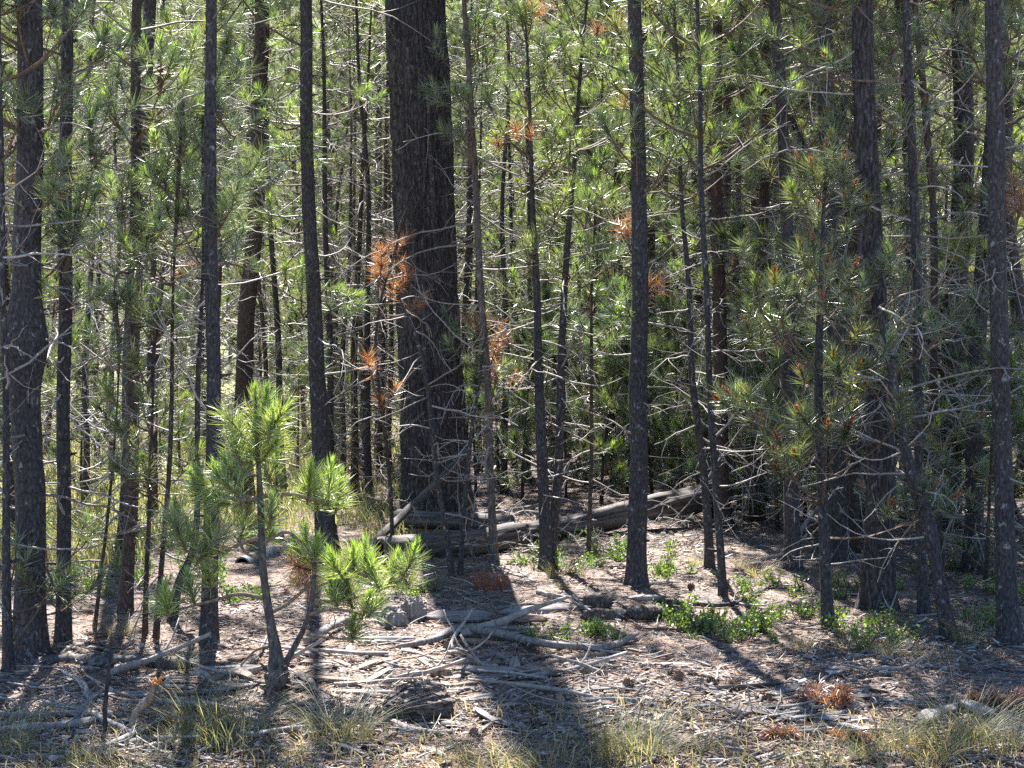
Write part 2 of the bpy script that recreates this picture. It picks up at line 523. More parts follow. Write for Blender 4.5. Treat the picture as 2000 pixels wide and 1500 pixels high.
def dress(mb, sh, rg, n=58, nl=0.12, w=0.0050, fresh=0.35, pollen=0.0, curved=False, shade=1.0):
    """needles, candles and pollen cones on every collected shoot"""
    if not sh.p: return
    p = np.array(sh.p); d = norm(np.array(sh.d)); L = np.array(sh.L); kd = np.array(sh.kind)
    g = kd == 0
    mixv = rg.random((g.sum(), 1)) ** 1.6
    col = (GREEN * (1 - mixv) + OLIVE * mixv) * shade * (0.55 + 0.75 * rg.random((g.sum(), 1)))  # random tuft tones also paint sunlit tufts and dark gaps; shade darkens crowns
    needles(mb, p[g], d[g], L[g], n, nl * (0.8 + 0.4 * rg.random(g.sum())), w, 1.30, 0.45, col, rg, curved)
    ru = kd == 2
    if ru.any():
        needles(mb, p[ru], d[ru], L[ru], int(n * 1.1), nl, w, 1.3, 0.6, RUST, rg, curved, 0, 0.3)
    f = g & (rg.random(len(g)) < fresh)
    if f.any():
        tp = p[f] + d[f] * L[f][:, None]
        dd = norm(d[f] + np.array([0, 0, 0.7]))
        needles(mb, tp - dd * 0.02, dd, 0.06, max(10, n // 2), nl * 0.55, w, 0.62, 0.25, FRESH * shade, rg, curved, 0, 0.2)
    if pollen > 0:
        f = g & (rg.random(len(g)) < pollen)
        if f.any():
            tp = p[f] + d[f] * L[f][:, None]
            needles(mb, tp + d[f] * 0.005, d[f], 0.055, 40, 0.020, 0.013, 1.2, 0.5, POLLEN, rg, False, 0, 0.25)

def trunk_mesh(path, rad, k, rg, rough=0.05, flare=0.35, ridges=0, col=(1, 1, 1), mat=0, knots=0):
    """path (n,3) local, returns MB with the bark surface"""
    mb = MB(); p = np.asarray(path); n = len(p)
    a = np.arange(k) * 2 * math.pi / k
    z = p[:, 2]
    q = np.stack(np.broadcast_arrays(np.cos(a)[None] * 2.2, np.sin(a)[None] * 2.2, (z * 2.6)[:, None]), -1)
    off = rg.random() * 50
    dsp = rough * fbm(q + off, 3)
    if ridges:
        q2 = np.stack(np.broadcast_arrays(np.cos(a)[None] * ridges, np.sin(a)[None] * ridges, (z * 2.2)[:, None]), -1)
        r = vnoise(q2 + off); q3 = q2 * np.array([2.1, 2.1, 2.4])
        dsp = dsp - 0.095 * np.clip(0.35 - np.abs(r), 0, 1) / 0.35 + 0.03 * vnoise(q3)
    z0 = z - z[0]
    dsp = dsp + (1.5 * flare * np.exp(-z0 / 0.11))[:, None] * (0.75 + 0.45 * np.cos(a * 5 + off))[None]
    mb.tube(p, rad, k, col, mat, True, dsp)
    for _ in range(knots):
        t = rg.random(); i = int(t * (n - 2)) + 1
        az = rg.random() * 6.28; dd = np.array([math.cos(az), math.sin(az), 0.15])
        L = 0.02 + 0.05 * rg.random()
        mb.tube(np.array([p[i] + dd * rad[i] * 0.8, p[i] + dd * (rad[i] + L)]), [0.010, 0.005], 5, col, mat)
    return mb

# ------------------------------------------------------------------ hero pines
LAND = []          # (pixel x at mid height, short name) used to tell the pines behind them apart
HERO_XY = []
def hero(name, label, alias, pts, H, bark, seed, crown=(3.5, 0.9, 3.2), dead=(0.4, 3.0, 10, 0.6), low=None, rings=0.10, k=14,
         rough=0.05, flare=0.3, ridges=0, pollen=0.0, fresh=0.35, rust=0.008, shade=1.0, burl=None, base=None, cat='tree', sprays=(), nn=58, knots=14, deadcol=None):
    """pts: photograph pixels (x, y, width) from the foot upwards; crown = (from, branch length, whorls per metre) or None;
       low = (from, to, branch count, length): scattered living branches below the crown"""
    rg = np.random.default_rng(seed)
    b = G(pts[0][0], pts[0][1]) if base is None else np.array(base)
    Y = b[1]
    HERO_XY.append((b[0], b[1]))
    if alias:
        mid = pts[len(pts) // 2]; LAND.append((px_of(P(pts[0][0], pts[0][1], Y))[0], alias))
    W = []
    for (x, y, w) in pts:
        q = P(x, y, Y) - b
        W.append((q[0], q[1], q[2], w * 0.5 * Y / F))
    W[0] = (0, 0, -0.06, W[0][3]); 
    if W[-1][2] < H - 0.3:
        x, y, z, r = W[-1]; dx = (W[-1][0] - W[-2][0]) / max(W[-1][2] - W[-2][2], 0.1)
        z2 = z + (H - z) * 0.5
        W.append((x + dx * (z2 - z) * 0.7, y + 0.05 * rg.standard_normal(), z2, max(r * 0.62, 0.012)))
        W.append((x + dx * (H - z) * 0.9, y + 0.1 * rg.standard_normal(), H, max(r * 0.12, 0.006)))
    n = max(10, int(H / rings))
    S = cr(W, n)
    path, rad = S[:, :3], np.maximum(S[:, 3], 0.004)
    path[:, :2] += 0.012 * np.stack([vnoise(np.stack([path[:, 2] * 1.5, path[:, 2] * 0 + seed, path[:, 2] * 0], -1)), vnoise(np.stack([path[:, 2] * 1.5, path[:, 2] * 0 + seed + 9, path[:, 2] * 0], -1))], -1) * np.clip(path[:, 2:3], 0, 1)
    if burl:
        rad = rad * (1 + burl[1] * np.exp(-((path[:, 2] - burl[0]) / burl[2]) ** 2))
    root = empty(name, b, label, cat)
    trunk_mesh(path, rad, k, rg, rough, flare, ridges, knots=knots).build('trunk', [bark], root)
    def at(z):
        i = np.clip(np.searchsorted(path[:, 2], z), 1, n - 1)
        f = (z - path[i - 1, 2]) / max(path[i, 2] - path[i - 1, 2], 1e-6)
        f = min(max(f, 0), 1)
        return path[i - 1] + (path[i] - path[i - 1]) * f, rad[i]
    if dead:
        z0, z1, m, L = dead
        for i in range(m):
            z = z0 + (z1 - z0) * (i + rg.random()) / m
            q, r = at(z); az = rg.random() * 6.283
            d = np.array([math.cos(az), math.sin(az), 0.35 * rg.standard_normal()])
            mb = MB()
            dead_branch(mb, q + norm(d * [1, 1, 0]) * r * 0.8, d, L * (0.35 + 0.9 * rg.random()), rg, forks=2 + int(3 * rg.random()), k=4, up=0.5 * rg.standard_normal(), mat=0, col=deadcol)
            mb.build('dead_branch', [M_TWIG], root)
    mb = MB(); sh = Shoots()
    if low:
        for part in (low if isinstance(low, list) else [low]):
            z0, z1, m, L = part[:4]; azr = part[4] if len(part) > 4 else None
            for i in range(m):
                z = z0 + (z1 - z0) * (i + rg.random()) / m
                q, r = at(z); az = rg.random() * 6.283 if azr is None else math.radians(azr + 40 * rg.standard_normal())
                live_branch(mb, sh, q, np.array([math.cos(az), math.sin(az), 0.15 + 0.3 * rg.standard_normal()]), L * (0.6 + 0.7 * rg.random()), rg, rust=rust)
    for (sx, sy, m, *sk) in sprays:
        kd_ = sk[0] if sk else 0
        t = P(sx, sy, Y + 0.25 * rg.standard_normal()) - b
        dist = math.hypot(t[0] - np.interp(t[2], path[:, 2], path[:, 0]), 0.3)
        q, r = at(max(0.2, t[2] - 0.35 * dist + 0.1 * rg.standard_normal()))
        mid_ = (q + t) * 0.5 + np.array([0.03 * rg.standard_normal(), 0.05 * rg.standard_normal(), -0.10 * dist + 0.04 * rg.standard_normal()])
        bp = cr([q, mid_, t], 9)
        mb.tube(bp, np.linspace(0.010, 0.004, 9), 4, LIVETWIG, 1, cap=False)
        e = norm(bp[-1] - bp[-2])
        sh.add(bp[-1] - e * 0.05, norm(e + [0, 0, 0.5]), 0.12, kd_)
        for i in range(m):
            j = rg.integers(4, 8); d = norm(e + 0.7 * rg.standard_normal(3) * [1, 0.6, 0.5] + [0, 0, 0.45]); l = 0.10 + 0.14 * rg.random()
            mb.tube(np.array([bp[j], bp[j] + d * l]), [0.005, 0.0035], 3, LIVETWIG, 1, cap=False)
            sh.add(bp[j] + d * l * 0.7, norm(d + [0, 0, 0.3]), 0.12, kd_)
    if crown:
        z0, L, wpm = crown
        z = z0
        while z < H - 0.15:
            t = (z - z0) / (H - z0)
            for b_ in range(3 + int(3 * rg.random())):
                az = rg.random() * 6.283; q, r = at(z)
                el = 0.15 + 0.8 * t ** 1.5
                live_branch(mb, sh, q, np.array([math.cos(az), math.sin(az), el]), max(0.16, L * (1 - 0.75 * t ** 1.3) * (0.55 + 0.6 * rg.random())), rg, rust=rust)
            z += (0.7 + 0.6 * rg.random()) / wpm
        q, r = at(H); sh.add(q - np.array([0, 0, 0.12]), np.array([0, 0, 1.0]), 0.22, 0)
        for a in range(4):
            az = a * 1.57 + rg.random(); sh.add(q - np.array([0, 0, 0.12]), np.array([0.6 * math.cos(az), 0.6 * math.sin(az), 0.8]), 0.13, 0)
    dress(mb, sh, rg, n=nn, fresh=fresh, pollen=pollen, shade=shade)
    if not mb.empty():
        mb.build('crown', [M_NEEDLE, M_TWIG], root, smooth=False)
    return root

hero('burled_pine', 'thick burled pine with a swollen knot on its trunk', 'burled pine',
     [(58, 1278, 70), (58, 1150, 60), (56, 950, 58), (52, 760, 58), (53, 620, 58), (54, 450, 54), (55, 250, 52), (58, 0, 48)], 8.5, M_BARK, 1,
     crown=(4.2, 1.1, 3.0), dead=(0.7, 3.0, 22, 0.75), low=[(2.45, 3.6, 11, 0.75), (1.0, 2.6, 4, 0.45)], burl=(1.62, 0.55, 0.15), k=24, ridges=7, shade=0.9, sprays=[(20, 330, 4), (95, 400, 5), (60, 450, 3), (112, 200, 3), (62, 560, 3), (18, 90, 4)])
hero('slim_pine', 'slim pine with shaggy dead twigs just beside the burled pine', 'shaggy slim pine',
     [(124, 1255, 32), (124, 1000, 27), (128, 700, 26), (124, 480, 26), (130, 250, 24), (136, 0, 22)], 7.8, M_BARK, 2,
     crown=(3.9, 0.9, 3.0), dead=(0.5, 3.0, 20, 0.7), low=[(2.2, 3.4, 7, 0.6), (0.15, 0.6, 3, 0.3)], sprays=[(110, 170, 3), (170, 380, 4), (150, 470, 3), (140, 1180, 3), (70, 1080, 3), (190, 300, 3)])
hero('dark_pine', 'dark-footed slim pine standing in front of the bright meadow', 'dark-footed pine',
     [(244, 1198, 30), (250, 1080, 25), (256, 800, 24), (262, 550, 22), (266, 330, 20), (270, 0, 18)], 8.2, M_BARK2, 3,
     crown=(3.8, 1.1, 3.2), dead=(0.8, 3.6, 16, 0.7), low=[(2.0, 2.7, 6, 0.55, 0), (2.7, 3.3, 4, 0.6)], fresh=0.6, sprays=[(215, 215, 5), (268, 215, 3), (240, 425, 5), (285, 485, 5), (305, 400, 4), (190, 370, 3), (330, 150, 3)])
hero('straight_pine', 'straight grey pine rising behind the bright green sapling', 'straight grey pine',
     [(408, 1258, 38), (410, 1100, 31), (413, 850, 28), (415, 650, 27), (414, 400, 25), (414, 0, 21)], 8.8, M_BARK, 4,
     crown=(4.4, 1.0, 3.0), dead=(0.9, 3.3, 12, 0.55), low=[(2.1, 2.5, 2, 0.4)], sprays=[(458, 385, 4), (368, 370, 3), (488, 530, 2), (430, 440, 3), (470, 255, 3)])
hero('leaning_pine', 'brown pine leaning slightly, left neighbour of the giant trunk', 'leaning brown pine',
     [(640, 1078, 46), (634, 1000, 41), (624, 850, 35), (613, 650, 31), (605, 450, 27), (600, 250, 25), (597, 0, 23)], 11.5, M_BARK, 5,
     crown=(8.8, 1.0, 3.0), dead=(1.0, 4.6, 18, 0.9), low=[(2.6, 4.4, 5, 0.7)], fresh=0.6, sprays=[(570, 60, 4), (600, 275, 5), (550, 305, 4), (520, 440, 4), (590, 565, 5), (640, 570, 4), (620, 705, 3), (608, 765, 2), (500, 530, 2), (675, 620, 3), (480, 330, 3)])
hero('pale_pine', 'thin pale young pine stem standing beside the giant trunk', 'pale thin stem',
     [(966, 1098, 20), (960, 980, 16), (951, 760, 15), (937, 520, 14), (925, 300, 12), (915, 120, 11), (906, -30, 9)], 6.2, M_PALEBARK, 7,
     crown=(4.2, 0.55, 3.5), dead=(0.5, 3.3, 26, 0.75), low=[(2.9, 4.2, 8, 0.4)], k=10, knots=8, sprays=[(925, 75, 4), (898, 200, 3), (930, 320, 3), (900, 265, 3), (960, 190, 3), (965, 690, 3, 2), (972, 735, 2, 2), (930, 640, 2, 2)])
hero('forked_pine', 'thin stem of the forked pair, standing before the long log', 'forked stem',
     [(1066, 1114, 28), (1065, 1040, 24), (1060, 880, 22), (1052, 700, 17), (1044, 520, 14), (1038, 380, 10)], 4.0, M_BARK, 8,
     crown=(2.75, 0.5, 4.0), dead=(0.5, 2.7, 22, 0.7), rust=0.05, k=10, fresh=0.5, sprays=[(1030, 510, 4), (1010, 600, 2), (1085, 420, 3)])
hero('forked_pine', 'slanting stem of the forked pair, leaning right from its foot', None,
     [(1076, 1106, 16), (1081, 1030, 20), (1092, 890, 18), (1098, 700, 15), (1110, 480, 12), (1126, 300, 9)], 4.6, M_BARK, 9,
     crown=(3.0, 0.55, 4.0), dead=(0.5, 2.9, 16, 0.65), rust=0.05, k=10, fresh=0.5, sprays=[(1118, 540, 4), (1060, 330, 3), (1150, 400, 3), (1045, 30, 3, 2)])
hero('pole_pine', 'tall straight dark pole pine right of the forked pair', 'tall dark pole',
     [(1244, 1146, 46), (1243, 1080, 39), (1246, 900, 35), (1249, 700, 34), (1246, 450, 31), (1242, 200, 29), (1238, 0, 27)], 10.5, M_BARK, 10,
     crown=(5.6, 0.95, 2.6), dead=(0.9, 4.0, 12, 0.6), low=[(2.3, 2.7, 3, 0.45), (3.2, 4.4, 3, 0.5)], k=18, rust=0.06, sprays=[(1225, 620, 3), (1290, 330, 3), (1180, 250, 3), (1274, 578, 2, 2), (1225, 450, 2, 2)])
hero('thin_sapling', 'very thin reddish sapling stem between forked pair and dark pole', None,
     [(1149, 1095, 10), (1152, 950, 8), (1156, 750, 7), (1158, 560, 5), (1160, 470, 4)], 2.75, M_BARK2, 11,
     crown=(1.5, 0.35, 5.0), dead=(0.3, 1.5, 12, 0.4), k=8, rust=0.1, knots=0, fresh=0.6)
hero('thin_pine', 'thin curving stem right of the dark pole, nearer the pole', None,
     [(1386, 1110, 20), (1382, 1020, 17), (1366, 860, 15), (1352, 700, 13), (1340, 500, 10), (1332, 350, 8)], 4.4, M_BARK, 12,
     crown=(2.6, 0.55, 3.6), dead=(0.5, 2.5, 16, 0.6), k=10, fresh=0.5)
hero('thin_pine', 'thin dark stem of the twin stems, touching a fallen stick', 'twin thin stems',
     [(1413, 1165, 18), (1404, 1000, 15), (1392, 800, 13), (1382, 600, 12), (1372, 400, 11), (1366, 200, 9)], 4.9, M_BARK, 13,
     crown=(2.7, 0.8, 3.6), dead=(0.5, 2.7, 14, 0.6), k=10)
hero('mottled_pine', 'mottled grey pole pine left of the cone-tipped pine', 'mottled pole',
     [(1549, 1110, 34), (1546, 950, 29), (1541, 700, 26), (1536, 450, 24), (1525, 200, 23), (1513, 0, 22)], 8.4, M_BARK, 14,
     crown=(4.3, 1.35, 3.4), dead=(0.8, 4.2, 26, 0.8), low=[(0.7, 2.0, 7, 0.5), (2.8, 4.0, 5, 0.6)], shade=0.9, sprays=[(1550, 520, 4), (1500, 340, 4), (1490, 640, 3)])
hero('cone_tipped_pine', 'young pine covered in orange pollen cones, in shade on the right', 'cone-tipped pine',
     [(1618, 1232, 26), (1612, 1100, 22), (1605, 950, 20), (1600, 750, 17), (1604, 550, 12), (1608, 330, 6)], 2.62, M_BARK, 15,
     crown=(0.70, 0.56, 5.0), dead=(0.3, 1.2, 12, 0.5), low=[(0.5, 1.6, 9, 0.5)], k=10, pollen=0.5, fresh=0.12, rust=0.0, shade=0.85, nn=80, knots=4)
hero('stout_pine', 'stout rough trunk behind the cone-tipped pine, right side', 'stout right trunk',
     [(1716, 1186, 74), (1716, 1080, 62), (1718, 900, 56), (1712, 650, 50), (1698, 400, 47), (1686, 0, 40)], 10.5, M_BIGBARK, 16,
     crown=(4.0, 1.5, 3.2), dead=(0.8, 4.2, 24, 0.8), low=[(0.8, 2.4, 8, 0.5), (2.8, 4.4, 6, 0.7)], k=28, ridges=7, shade=0.9, pollen=0.15, sprays=[(1690, 150, 4), (1735, 640, 3), (1700, 550, 3), (1640, 250, 4), (1770, 70, 4), (1750, 980, 3)])
hero('dark_trunk_pine', 'dark trunk half hidden behind the cone-tipped pine stem', None,
     [(1634, 1098, 42), (1636, 950, 36), (1636, 700, 33), (1622, 400, 30), (1608, 0, 28)], 8.8, M_BARK, 17,
     crown=(4.0, 1.0, 3.0), dead=(0.8, 4.0, 22, 0.8), low=[(2.0, 3.8, 7, 0.7)], shade=0.9, pollen=0.1)
hero('slender_pine', 'slender dark pine just left of the crooked leaning pine', None,
     [(1806, 1200, 24), (1800, 1080, 20), (1796, 850, 18), (1790, 600, 18), (1782, 300, 17), (1770, 0, 15)], 7.2, M_BARK, 18,
     crown=(3.9, 0.8, 3.0), dead=(0.6, 3.6, 22, 0.7), low=[(2.4, 3.8, 6, 0.55)], pollen=0.2, shade=0.9)
hero('crooked_pine', 'crooked pine leaning left over the edge of the shade', 'crooked leaning pine',
     [(1858, 1246, 34), (1836, 1140, 26), (1812, 1010, 30), (1788, 950, 26), (1768, 870, 22), (1752, 780, 18), (1735, 690, 14), (1715, 600, 9)], 1.95, M_BARK, 19,
     crown=None, dead=(0.5, 1.9, 16, 0.7), low=[(0.9, 1.9, 5, 0.45)], k=12, rings=0.05, shade=0.9)
hero('thin_pine', 'thin straight stem between the crooked pine and right edge pole', None,
     [(1836, 1120, 18), (1830, 950, 16), (1826, 700, 15), (1822, 450, 14), (1806, 200, 13), (1790, 0, 11)], 6.4, M_BARK2, 20,
     crown=(4.0, 0.7, 3.2), dead=(0.6, 3.8, 22, 0.75), low=[(2.0, 3.8, 5, 0.5)], k=10, pollen=0.2)
hero('edge_pine', 'straight grey pole pine nearest the right edge', 'right edge pole',
     [(1973, 1256, 48), (1966, 1130, 40), (1958, 900, 36), (1954, 650, 35), (1948, 350, 34), (1942, 0, 31)], 8.8, M_BARK, 21,
     crown=(4.2, 1.0, 2.8), dead=(0.8, 3.2, 12, 0.6), low=[(2.9, 3.6, 4, 0.55, 0)], k=18, shade=0.9, sprays=[(1990, 60, 3), (1900, 110, 4), (1990, 330, 3), (1990, 400, 3, 2)])
hero('thin_pine', 'thin stem hugging the left edge beside the burled pine', None,
     [(18, 1310, 24), (12, 1150, 17), (8, 900, 14), (6, 600, 13), (2, 300, 11)], 4.6, M_BARK, 22,
     crown=(2.5, 0.6, 3.2), dead=(0.4, 2.4, 16, 0.6), low=[(0.1, 0.5, 4, 0.3)], k=10, shade=0.85)
hero('brown_pine', 'far brown trunk showing behind the bright green sapling', None,
     [(478, 985, 40), (474, 850, 36), (476, 700, 33), (500, 400, 31), (512, 0, 28)], 6.8, M_BARK2, 23,
     crown=(4.0, 0.8, 2.8), dead=(1.0, 4.6, 16, 0.8))

# the leaning dead pole on the right, a long bare stem
hero('dead_leaning_pole', 'long dead grey pole leaning left, rising behind the crooked pine', None,
     [(1990, 1035, 34), (1945, 920, 30), (1905, 820, 27), (1840, 715, 26), (1770, 600, 24), (1700, 490, 22), (1640, 395, 21), (1565, 285, 19), (1525, 180, 17), (1480, 70, 14), (1440, 0, 11), (1410, -60, 8)], 1.0, M_BARK, 24,
     crown=None, dead=(0.9, 4.6, 20, 1.1), k=12, rings=0.03, flare=0.1)

# the giant trunk, with its pale scar
def giant():
    rg = np.random.default_rng(6)
    b = G(852, 1003); Y = b[1]; HERO_XY.append((b[0], b[1])); LAND.append((852, 'giant trunk'))
    pts = [(857, 1003, 150), (853, 960, 138), (848, 880, 130), (843, 750, 125), (834, 550, 121), (826, 350, 119), (818, 150, 118), (811, -20, 117)]
    W = [(*(P(x, y, Y) - b), w * 0.5 * Y / F) for x, y, w in pts]
    W[0] = (W[0][0], 0, -0.1, W[0][3])
    x, y, z, r = W[-1]
    W += [(x - 0.1, 0, z + 4, r * 0.82), (x - 0.15, 0.1, z + 8, r * 0.5), (x - 0.2, 0.1, 15.5, r * 0.08)]
    S = cr(W, 420); path, rad = S[:, :3], np.maximum(S[:, 3], 0.01)
    root = empty('giant_pine', b, 'giant dark trunk of an old pine, thickest tree in view', 'tree')
    trunk_mesh(path, rad, 110, rg, 0.035, 0.13, 13).build('trunk', [M_BIGBARK], root)
    # pale scar strip down the camera side
    sp = [(823, -20, 9), (825, 60, 8), (827, 110, 6), (838, 200, 7), (842, 300, 9), (849, 400, 13), (851, 450, 12), (853, 500, 3)]
    m = MB(); Q = cr([(*(P(x, y, Y - 0.02) - b), w) for x, y, w in sp], 60)
    pz = np.interp(Q[:, 2], path[:, 2], path[:, 0]); rr = np.interp(Q[:, 2], path[:, 2], rad)
    dx = np.clip(Q[:, 0] - pz, -rr * 0.95, rr * 0.95)
    Q[:, 1] = -np.sqrt(np.maximum(rr ** 2 - dx ** 2, 0)) * 1.0
    m.tube(Q[:, :3], Q[:, 3] * 0.5 * Y / F, 8, (1, 1, 1), 0, True, 0.12 * rg.standard_normal((60, 8)))
    tag(m.build('bark_scar', [M_BARK], root), 'pale stripped scar running down the dark bark')
    # living limbs high up, above the picture
    mb = MB(); sh = Shoots(); z = 10.0
    while z < 15.2:
        i = np.searchsorted(path[:, 2], z); t = (z - 10.0) / 5.5
        for _ in range(3):
            az = rg.random() * 6.283
            live_branch(mb, sh, path[i], np.array([math.cos(az), math.sin(az), 0.2 + 0.5 * t]), (1.9 - 1.3 * t) * (0.6 + 0.6 * rg.random()), rg, lat=8)
        z += 0.42
    dress(mb, sh, rg, n=52, w=0.006)
    mb.build('crown', [M_NEEDLE, M_TWIG], root, smooth=False)
giant()
LAND.sort()

# ------------------------------------------------------------------ telling repeats apart
TENS = ['twenty-%s nearest' % w for w in ('first', 'second', 'third', 'fourth', 'fifth', 'sixth', 'seventh', 'eighth', 'ninth')] + ['thirtieth nearest'] + ['thirty-%s nearest' % w for w in ('first', 'second', 'third', 'fourth', 'fifth', 'sixth')]
ORD = ['nearest', 'second nearest', 'third nearest', 'fourth nearest', 'fifth nearest', 'sixth nearest', 'seventh nearest', 'eighth nearest', 'ninth nearest', 'tenth nearest',
       'eleventh nearest', 'twelfth nearest', 'thirteenth nearest', 'fourteenth nearest', 'fifteenth nearest', 'sixteenth nearest', 'seventeenth nearest', 'eighteenth nearest', 'nineteenth nearest', 'twentieth nearest'] + TENS
def gap_of(px):
    ns = [a for a in LAND]
    if px < ns[0][0]: return 'left of the ' + ns[0][1]
    if px > ns[-1][0]: return 'right of the ' + ns[-1][1]
    for (x0, a), (x1, b) in zip(ns, ns[1:]):
        if x0 <= px <= x1: return 'between %s and %s' % (a, b)
SPOTS = [('bark mound', 822, 1372), ('curved pale branch', 1000, 1250), ('green sapling', 540, 1310), ('burled pine', 58, 1278), ('cone-tipped pine', 1618, 1232),
         ('right edge pole', 1973, 1256), ('rotten stump pieces', 1200, 1180), ('hollow log', 745, 1090), ('arched pale log', 1870, 1400), ('broken twig', 280, 1370),
         ('tall dark pole', 1244, 1146), ('giant trunk', 850, 1003), ('crooked pine', 1858, 1246), ('straight grey pine', 408, 1258), ('weathered slab', 1000, 1305),
         ('stout right trunk', 1716, 1186), ('twin thin stems', 1413, 1165), ('rust-red bunch', 963, 1140), ('dark-footed pine', 244, 1198), ('grey pipes', 480, 1090)]
class Labels:
    """collects (object, text, pixel) and words each label by the landmark it lies next to"""
    def __init__(self): self.rows = []
    def add(self, o, text, x, y): self.rows.append((o, text, x, y))
    def write(self):
        by = {}
        for o, text, x, y in self.rows:
            nm, lx, ly = min(SPOTS, key=lambda s: (s[1] - x) ** 2 + (2.2 * (s[2] - y)) ** 2)
            dx, dy = x - lx, (y - ly) * 2.2
            rel = ('right of' if dx > 0 else 'left of') if abs(dx) > abs(dy) else ('in front of' if dy > 0 else 'behind')
            by.setdefault((text, rel, nm), []).append((math.hypot(dx, dy), o))
        for (text, rel, nm), L in by.items():
            L.sort(key=lambda r: r[0])
            for i, (_, o) in enumerate(L):
                o['label'] = '%s %s the %s' % (text, rel, nm) if len(L) == 1 else '%s %s the %s, %s to it' % (text, rel, nm, ORD[min(i, 35)])
LAB = Labels()

# ------------------------------------------------------------------ the forest behind
def archetype(kind, seed):
    rg = np.random.default_rng(seed)
    spec = dict(tall=(11.5, 0.095, 4.0, 1.35, 2.7, 60), mid=(8.0, 0.065, 1.9, 1.2, 2.5, 56), young=(5.0, 0.040, 0.7, 0.95, 2.8, 30),
                small=(1.9, 0.016, 0.12, 0.42, 5.0, 4), dead=(6.0, 0.04, 9, 0, 1, 80), stem=(7.0, 0.036, 4.6, 0.55, 2.6, 75))[kind]
    H, r, cb, L, wpm, nd_ = spec
    H *= 0.9 + 0.25 * rg.random()
    n = max(8, int(H / 0.25)); z = np.linspace(-0.06, H, n)
    lx, ly = 0.03 * rg.standard_normal(2)
    path = np.stack([lx * z + 0.05 * vnoise(np.stack([z * 0.7, z * 0 + seed, z * 0], -1)) * np.clip(z, 0, 1), ly * z + 0.05 * vnoise(np.stack([z * 0.7, z * 0 + seed + 5, z * 0], -1)) * np.clip(z, 0, 1), z], -1)
    rad = r * (1 - 0.92 * np.clip(z / H, 0, 1) ** 1.1)
    root = empty({'tall': 'pole_pine', 'mid': 'forest_pine', 'young': 'young_pine', 'small': 'pine_seedling', 'dead': 'dead_pine', 'stem': 'spindly_pine'}[kind], (0, 0, 0))
    trunk_mesh(path, rad, 9, rg, 0.06, 0.3, knots=0 if kind == 'small' else 10).build('trunk', [M_BARK if rg.random() < 0.5 else M_BARK2], root)
    at = lambda zz: np.array([np.interp(zz, z, path[:, 0]), np.interp(zz, z, path[:, 1]), zz])
    if nd_:
        mb = MB(); top = min(cb + 1.2, H * 0.9)
        for i in range(nd_):
            zz = 0.15 + (top - 0.15) * (i + rg.random()) / nd_; az = rg.random() * 6.283
            LL = (0.35 + 0.75 * rg.random()) * (0.35 if kind == 'small' else 1.0)
            dead_branch(mb, at(zz), np.array([math.cos(az), math.sin(az), 0.35 * rg.standard_normal()]), LL, rg, forks=3, up=0.6 * rg.standard_normal() - 0.2, r0=0.0055 + 0.005 * LL, mat=0)
        tag(mb.build('dead_twig_mass', [M_TWIG], root), kind='stuff')
    if kind != 'dead':
        mb = MB(); sh = Shoots(); zz = cb
        while zz < H - 0.12:
            t = (zz - cb) / (H - cb)
            prof = (0.45 + 0.55 * min(1, t / 0.25)) * (1 - 0.8 * max(0, (t - 0.25) / 0.75) ** 1.2)
            for _ in range(3 + int(2.4 * rg.random())):
                az = rg.random() * 6.283
                live_branch(mb, sh, at(zz), np.array([math.cos(az), math.sin(az), 0.05 + 0.8 * t ** 1.4 + 0.15 * rg.standard_normal()]), max(0.15, L * prof * (0.5 + 0.7 * rg.random())), rg, rust=0.0 if seed % 3 else 0.012, lat=3.6)
            zz += (0.7 + 0.6 * rg.random()) / wpm
        q = at(H); sh.add(q - np.array([0, 0, 0.12]), np.array([0, 0, 1.0]), 0.2, 0)
        dress(mb, sh, rg, n=100, nl=0.145, w=0.0062, fresh=0.5, pollen=0.06 if seed % 2 else 0.0)
        mb.build('crown', [M_NEEDLE, M_TWIG], root, smooth=False)
    return root

ARCH = {'tall': [archetype('tall', 101 + i) for i in range(3)], 'mid': [archetype('mid', 201 + i) for i in range(5)], 'young': [archetype('young', 301 + i) for i in range(5)],
        'small': [archetype('small', 401 + i) for i in range(4)], 'dead': [archetype('dead', 501 + i) for i in range(2)], 'stem': [archetype('stem', 601 + i) for i in range(4)]}
USED = set()
def place(kind, x, y, s=1.0, i=None):
    a = ARCH[kind][R.randrange(len(ARCH[kind])) if i is None else i]
    if a.name in USED:
        o = copy_tree(a)
    else:
        o = a; USED.add(a.name)
    o.location = (x, y, gz(x, y)); o.rotation_euler = (R.gauss(0, 0.015), R.gauss(0, 0.015), R.uniform(0, 6.283)); o.scale = (s, s, s)
    return o
HGT = {'tall': 11, 'mid': 8, 'young': 5.2, 'small': 2, 'dead': 5, 'stem': 5}
TXT = {'tall': ('tall pole pine', 'tall pole pines in the forest behind'), 'mid': ('leafy forest pine', 'forest pines behind the first trees'), 'young': ('bushy young pine', 'young pines filling the forest behind'),
       'small': ('little pine seedling', 'pine seedlings on the forest floor'), 'dead': ('bare dead pine', 'bare dead pines in the thicket'), 'stem': ('spindly dark pine stem', 'spindly pine stems in the thicket')}
trees = []
